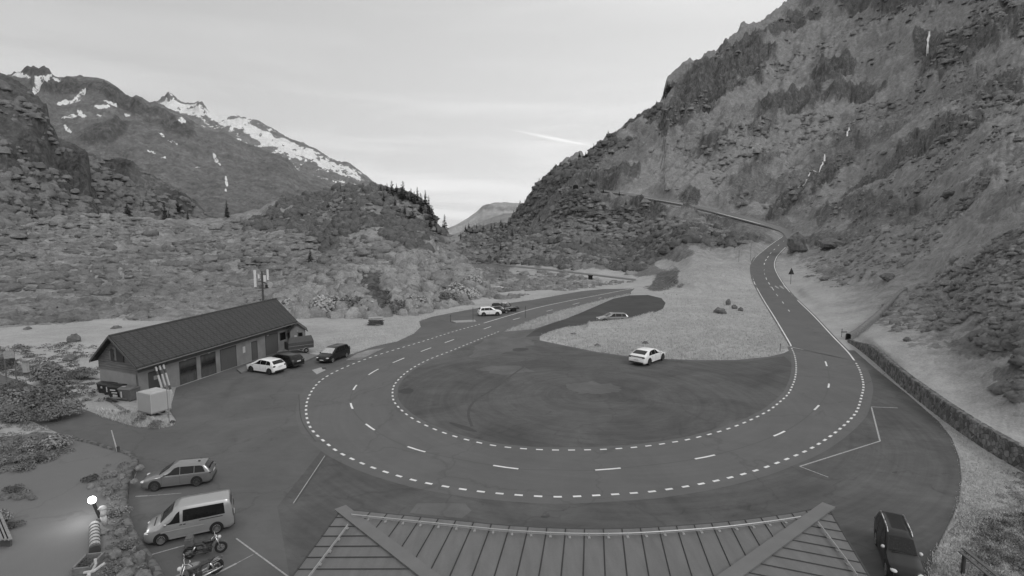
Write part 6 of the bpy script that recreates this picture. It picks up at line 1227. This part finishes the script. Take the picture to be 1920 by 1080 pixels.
def garden():
    M = foliage('garden_leaves', .17, .3, 3); HM = foliage('heather', .25, .25, 4); DK = foliage('dark_scrub_leaves', .085)
    zt = .42; ed = [(-60,742),(0,800),(60,812),(110,822),(150,834),(182,842),(215,852),(243,861),(258,872),(250,890),(240,915),(236,945),(240,975),(250,1005),(266,1036),(288,1066),(306,1100),(330,1180)]
    E = np.array([tuple(gnd(x, y)) for x, y in catmull(ed[2:], 5)]); n = len(E); zz = np.full(n, zt); zz[:10] = np.linspace(.05, zt, 10)
    top = E.copy(); top[:, 2] = zz; c = [tuple(p) for p in top]; far = [(-40, 14, zt), (-48, 24, zt), (-50, 33, .05)]
    V = [Vector(p) for p in c+far]; T = tessellate_polygon([[Vector((v.x, v.y, 0)) for v in V]])
    F = [tuple(t) if (V[t[1]]-V[t[0]]).cross(V[t[2]]-V[t[0]]).z > 0 else tuple(t)[::-1] for t in T]
    tag(raw('gravel_terrace', V, F, mt_gravel), kind='structure')
    # kerb wall of rounded stones
    M_ = MT('garden_wall_stone', .95); v = M_.n('ShaderNodeTexVoronoi'); v.inputs['Scale'].default_value = 4.5; M_.l(M_.tc.outputs['Object'], v.inputs[0]); bw = M_.n('ShaderNodeRGBToBW'); M_.l(v.outputs['Color'], bw.inputs[0]); M_.grey(M_.rng(bw.outputs[0], .2, .8, .06, .15)); M_.bump(v.outputs[0], .7, .04)
    P = resample(E, step=.15); n = len(P); zz = np.minimum(zt+.06, .08+np.arange(n)*.15*.10)
    t = np.gradient(P[:, :2], axis=0); t /= np.linalg.norm(t, axis=1)[:, None]; nr = np.stack([-t[:, 1], t[:, 0], t[:, 0]*0], 1)
    rows = [P+nr*a+np.array([0, 0, 1])*(zz*z)[:, None]+nr*(.05*fbm(P*3+z, 3))[:, None]+np.array([0, 0, .05])*fbm(P*3.3+4, 3)[:, None]*(z > .5) for a, z in ((.10, 0), (.08, .5), (.05, .95), (-.06, 1.05), (-.24, 1.04), (-.30, .6))]
    V = np.array(rows); tag(raw('garden_wall', V.reshape(-1, 3), grid_faces(6, n)[:, ::-1], M_.m), 'low curved stone wall edging the raised garden beside the parked van', 'wall')
    g = lambda x, y, z=zt: gnd(x, y, z)
    # planting strip
    rs = np.random.RandomState(3); C = []; 
    poly = [(196,870),(235,866),(246,885),(234,915),(228,945),(232,980),(244,1010),(262,1044),(292,1085),(300,1130),(200,1130),(192,1080),(205,1030),(196,990),(205,960),(190,930),(188,900)]
    q = np.array([180, 860])+np.array([125, 260])*rs.rand(900, 2); q = q[inside(q[:, 0], q[:, 1], poly)][:330]
    C = un(q[:, 0], q[:, 1], planeZ(q[:, 1], zt)); C[:, 2] = zt-.04; r = .08+.22*rs.rand(len(C))**2
    def patch(nm, pl, k, z, r0, r1, m_, nl=60):
        q = np.array(pl, float); lo, hi = q.min(0), q.max(0); w = lo+(hi-lo)*rs.rand(k*4, 2); w = w[inside(w[:, 0], w[:, 1], pl)][:k]; Cc = un(w[:, 0], w[:, 1], planeZ(w[:, 1], z)); rr = r0+(r1-r0)*rs.rand(len(Cc))**2
        V, F, t = leaf_cloud(Cc, rr, nl, .12, rs, .85); tag(raw(nm, V, F, m_, attrs={'tone': t}), kind='stuff')
    patch('garden_planting', [(-30,800),(60,818),(140,838),(128,852),(60,884),(-30,892)], 130, zt, .12, .45, M, 80)
    patch('lane_side_planting', [(-60,775),(0,778),(50,792),(95,806),(140,822),(110,824),(60,812),(-60,800)], 110, .1, .12, .40, HM, 80)
    patch('lane_border_planting', [(-40,640),(40,650),(120,690),(185,725),(205,760),(150,752),(110,735),(60,712),(0,694),(-40,690)], 190, .0, .2, .75, M, 90)
    V, F, t = leaf_cloud(C, r, 50, .14, rs, .8); tag(raw('garden_ground_cover', V, F, M, attrs={'tone': t}), kind='stuff')
    L = [(178,900,.34,'dark spiky shrub in a ring of stones on the gravel terrace',DK),(214,892,.30,'pale rounded plant beside the ringed dark shrub',HM),(222,965,.46,'pale dense heather mound right of the lit bollard lamp',HM),(205,925,.34,'mid-grey shrub in the bed above the bollard lamp',M),(232,1030,.42,'grassy clump in the lower garden bed',M),(210,1075,.40,'rounded plant at the bottom of the garden bed',M),
         (100,838,.85,'large pale heather mound at the top of the gravel terrace',HM),(60,842,.62,'pale heather mound left of the largest one',HM),(75,866,.40,'low dark clump in the edging row below the heather mounds',DK),(30,868,.42,'dark clump in the middle of the edging row',M),(5,872,.45,'leftmost clump in the edging row below the heather',M),(46,880,.4,'soft pale tuft under the edging row',M),(20,925,.42,'low leafy clump at the left edge of the gravel',DK),(48,927,.32,'small clump at the right tip of the leafy strip at the left edge',M),(10,978,.5,'round bush beside the bench at the left edge',M),(24,990,.36,'smaller round bush right of the one by the bench',DK)]
    for i, (x, y, r, l, m) in enumerate(L): bush(None, 0, 0, r, m, l, n=900, seed=70+i, pos=g(x, y), leaf=.10, name='shrub', cat='shrub')
    PSm = mat('garden_stone', .17, .9, .35, 5, bump=.4)
    for i, (x, y, w, h, l) in enumerate([(262,880,.5,.3,'flat stone on the corner of the garden wall'),(252,905,.4,.25,'small stone on the garden wall above the estate car'),(170,915,.45,.25,'stone at the foot of the ringed dark shrub'),(186,920,.3,.2,'small stone right of the ringed shrub'),(228,898,.45,.35,'rounded stone between the shrub and the wall'),(190,1000,.6,.16,'flat pale slab between the log and the carved figure'),(216,1045,.55,.4,'angular stone below the grass clump in the lower bed'),(238,1062,.5,.4,'angular stone near the wall in the lower bed'),(262,1052,.5,.45,'large pale stone on the wall by the motorcycles'),(246,1020,.45,.3,'stone in the bed beside the wall'),(192,1046,.4,.2,'small flat stone right of the planter'),(236,1085,.7,.4,'broad stone at the bottom of the garden bed'),(268,1085,.6,.4,'pale stone at the lowest corner of the wall'),(226,1002,.5,.3,'slanting slab right of the carved figure')]):
        boulder(None, 0, 0, w, h, l, seed=80+i, pos=g(x, y), m=PSm, name='stone', cat='stone')
    for i in range(15):
        x = 2+i*4.3; boulder(None, 0, 0, .30, .22, ORD[i]+' dark edging stone from the left along the leafy strip on the gravel', 'edging stones of the leafy strip', seed=100+i, pos=g(x, 934+2.5*math.sin(i)), m=STONE, name='stone', cat='stone')
    # bollard lamp
    p = g(190, 976); q = empty('bollard_lamp', p, 0, 'lit bollard lamp with a glowing round head on the gravel terrace', 'lamp')
    hd = Vector((-.40, .05, 1.0)); mb = MB(); mb.tube((0, 0, 0), hd*.84, .075, .07, 12); mb.build('post', mat('lamp_post', .02, .5), q)
    mb = MB(); mb.box((0, 0, .06), (.30, .26, .18)); mb.build('base', mat('lamp_base', .14, .8), q, bevel=.02)
    EM = bpy.data.materials.new('lamp_glow'); EM.use_nodes = True; b = EM.node_tree.nodes['Principled BSDF']; b.inputs['Emission Color'].default_value = (1, 1, 1, 1); b.inputs['Emission Strength'].default_value = 9
    mb = MB(); mb.ell(tuple(hd), (.17, .17, .17), 16, 10); mb.build('globe', EM, q, smooth=True)
    l = bpy.data.lights.new('bollard_light', 'POINT'); l.energy = 100; l.shadow_soft_size = .2; l.color = (1, 1, 1); lo = bpy.data.objects.new('bollard_light', l); COL.objects.link(lo); lo.parent = q; lo.location = hd+Vector((-.18, -.12, .36))
    # lying log
    a, b = g(178, 1032, zt+.22), g(177, 984, zt+.22); q = empty('log', a, 0, 'banded birch log lying on the gravel with its dark end towards the viewer', 'log'); BK = mat('birch_bark', .36, .8, .3, 5); BD = mat('birch_dark', .06, .9)
    d = (b-a)
    mb = MB(); mb.tube((0, 0, 0), d, .20, .19, 14); mb.build('trunk', BK, q, smooth=False)
    for k in range(7): mb = MB(); t = .08+.13*k; mb.tube(d*t, d*(t+.035), .205, .203, 14); mb.build('bark_band', BD, q)
    mb = MB(); mb.tube(-d*.012, d*.06, .21, .21, 14); mb.build('cut_end', mat('log_end', .05, .9), q)
    # carved figure
    p = g(197, 984); q = empty('carved_figure', p, 0, 'small pale carved wooden figure beside the bollard lamp', 'sculpture'); WC = mat('bleached_wood', .5, .8, .35, 6)
    mb = MB(); mb.tube((0, 0, 0), (-.05, 0, .45), .10, .13, 9); mb.tube((-.05, 0, .45), (-.02, 0, .75), .13, .10, 9); mb.ell((-.05, 0, .82), (.18, .13, .12), 10, 7); mb.tube((-.15, 0, .82), (-.28, .02, .74), .06, .04, 7); mb.tube((.0, 0, .85), (.12, 0, .95), .03, .01, 5); mb.build('figure', WC, q, smooth=True)
    # planter
    p = g(166, 1062); q = empty('planter', p, rad(12), 'rectangular timber planter filled with low plants', 'planter'); 
    mb = MB()
    for x in (-.32, .32): mb.box((x, 0, .13), (.08, 1.1, .28))
    for y in (-.5, .5): mb.box((0, y, .13), (.62, .08, .28))
    mb.build('frame', mat('planter_wood', .17, .8, .3, 6), q); V, F, t = leaf_cloud(np.array([(rs.uniform(-.2, .2), rs.uniform(-.4, .4), .16) for _ in range(9)]), np.full(9, .18), 60, .16, rs, .7); raw('plants', V, F, DK, q, attrs={'tone': t})
    p = g(175, 1076, zt+.1); mb = MB(); mb.path([(-.35, 0, .05), (-.1, -.05, .12), (.0, 0, .1), (.3, .25, .3)], .06, 7); mb.path([(-.05, 0, .1), (.05, .1, .35), (-.0, .15, .55)], .05, 7); mb.path([(-.1, -.05, .1), (0, -.25, .05)], .07, 7); o = mb.build('driftwood', mat('bleached_wood', .5)); o.location = p; tag(o, 'pale forked piece of driftwood at the foot of the planter', 'driftwood')
    # short post with a snow pole
    p = g(222, 853, .2); q = empty('gate_post', p, 0, 'short dark post with a tall thin pale pole at the corner of the garden', 'post'); mb = MB(); mb.tube((.06, 0, -.2), (0, 0, .55), .09, .09, 9); mb.build('post', mat('gate_post', .05, .9), q); mb = MB(); mb.tube((0, -.05, .2), (-.28, -.05, 1.62), .035, .03, 8); mb.build('pole', mat('pole_pale', .42, .7), q)
    # bench
    a, b = g(-2, 962, zt+.45), g(19, 1012, zt+.45); q = empty('bench', (a.x, a.y, zt), 0, 'plain timber plank bench cut by the left edge of the picture', 'bench'); d = b-a; o = Vector((a.x, a.y, zt))
    for k in range(3): mb = MB(); mid = (a+b)/2-o+Vector((-.17*k, 0, 0)); mb.box(mid, (d.length, .15, .05), rz=math.atan2(d.y, d.x)); mb.build('plank', mat('bench_wood', .21, .8, .25, 6), q)
    for t in (.12, .88): p2 = a*(1-t)+b*t-o; mb = MB(); mb.box((p2.x-.15, p2.y, .21), (.45, .1, .42)); mb.build('leg', mat('bench_leg', .07), q)
    # border of pale stones along the grass tip
    for i in range(20):
        t = i/19; x, y = 212+46*t, 757+26*t; p = gnd(x, y+2); boulder(None, 0, 0, .34, .22, ORD[i]+' pale kerb stone counted from the bins towards the white box trailer', 'pale kerb stones by the white trailer', seed=120+i, pos=p, m=PSm, name='stone', cat='stone')
    for i, (x, y, r, l, m) in enumerate([(262,800-8,.5,'weedy clump under the front of the white trailer',M),(290,800,.45,'weeds below the middle of the white trailer',M),(235,778,.4,'weeds on the tip left of the white trailer',M),(322,795,.25,'tuft at the foot of the thin tall pole',DK)]): bush(None, 0, 0, r, m, l, n=700, seed=150+i, pos=gnd(x, y), leaf=.11, name='shrub', cat='shrub')

def haze():
    mb = MB(); mb.box((0, 1450, 785), (10200, 13300, 1602)); m = bpy.data.materials.new('haze_air'); m.use_nodes = True; t = m.node_tree; t.nodes.clear()
    v = t.nodes.new('ShaderNodeVolumePrincipled'); v.inputs['Color'].default_value = (1, 1, 1, 1); v.inputs['Density'].default_value = HAZE; o_ = t.nodes.new('ShaderNodeOutputMaterial'); t.links.new(v.outputs[0], o_.inputs['Volume'])
    o = mb.build('haze', m); o['kind'] = 'stuff'
hills(); terrain(); roads(); hotel(); building(); trailers(); mast(); vehicles(); setting_props(); garden(); vegetation(); HAZE = 6e-5; haze()
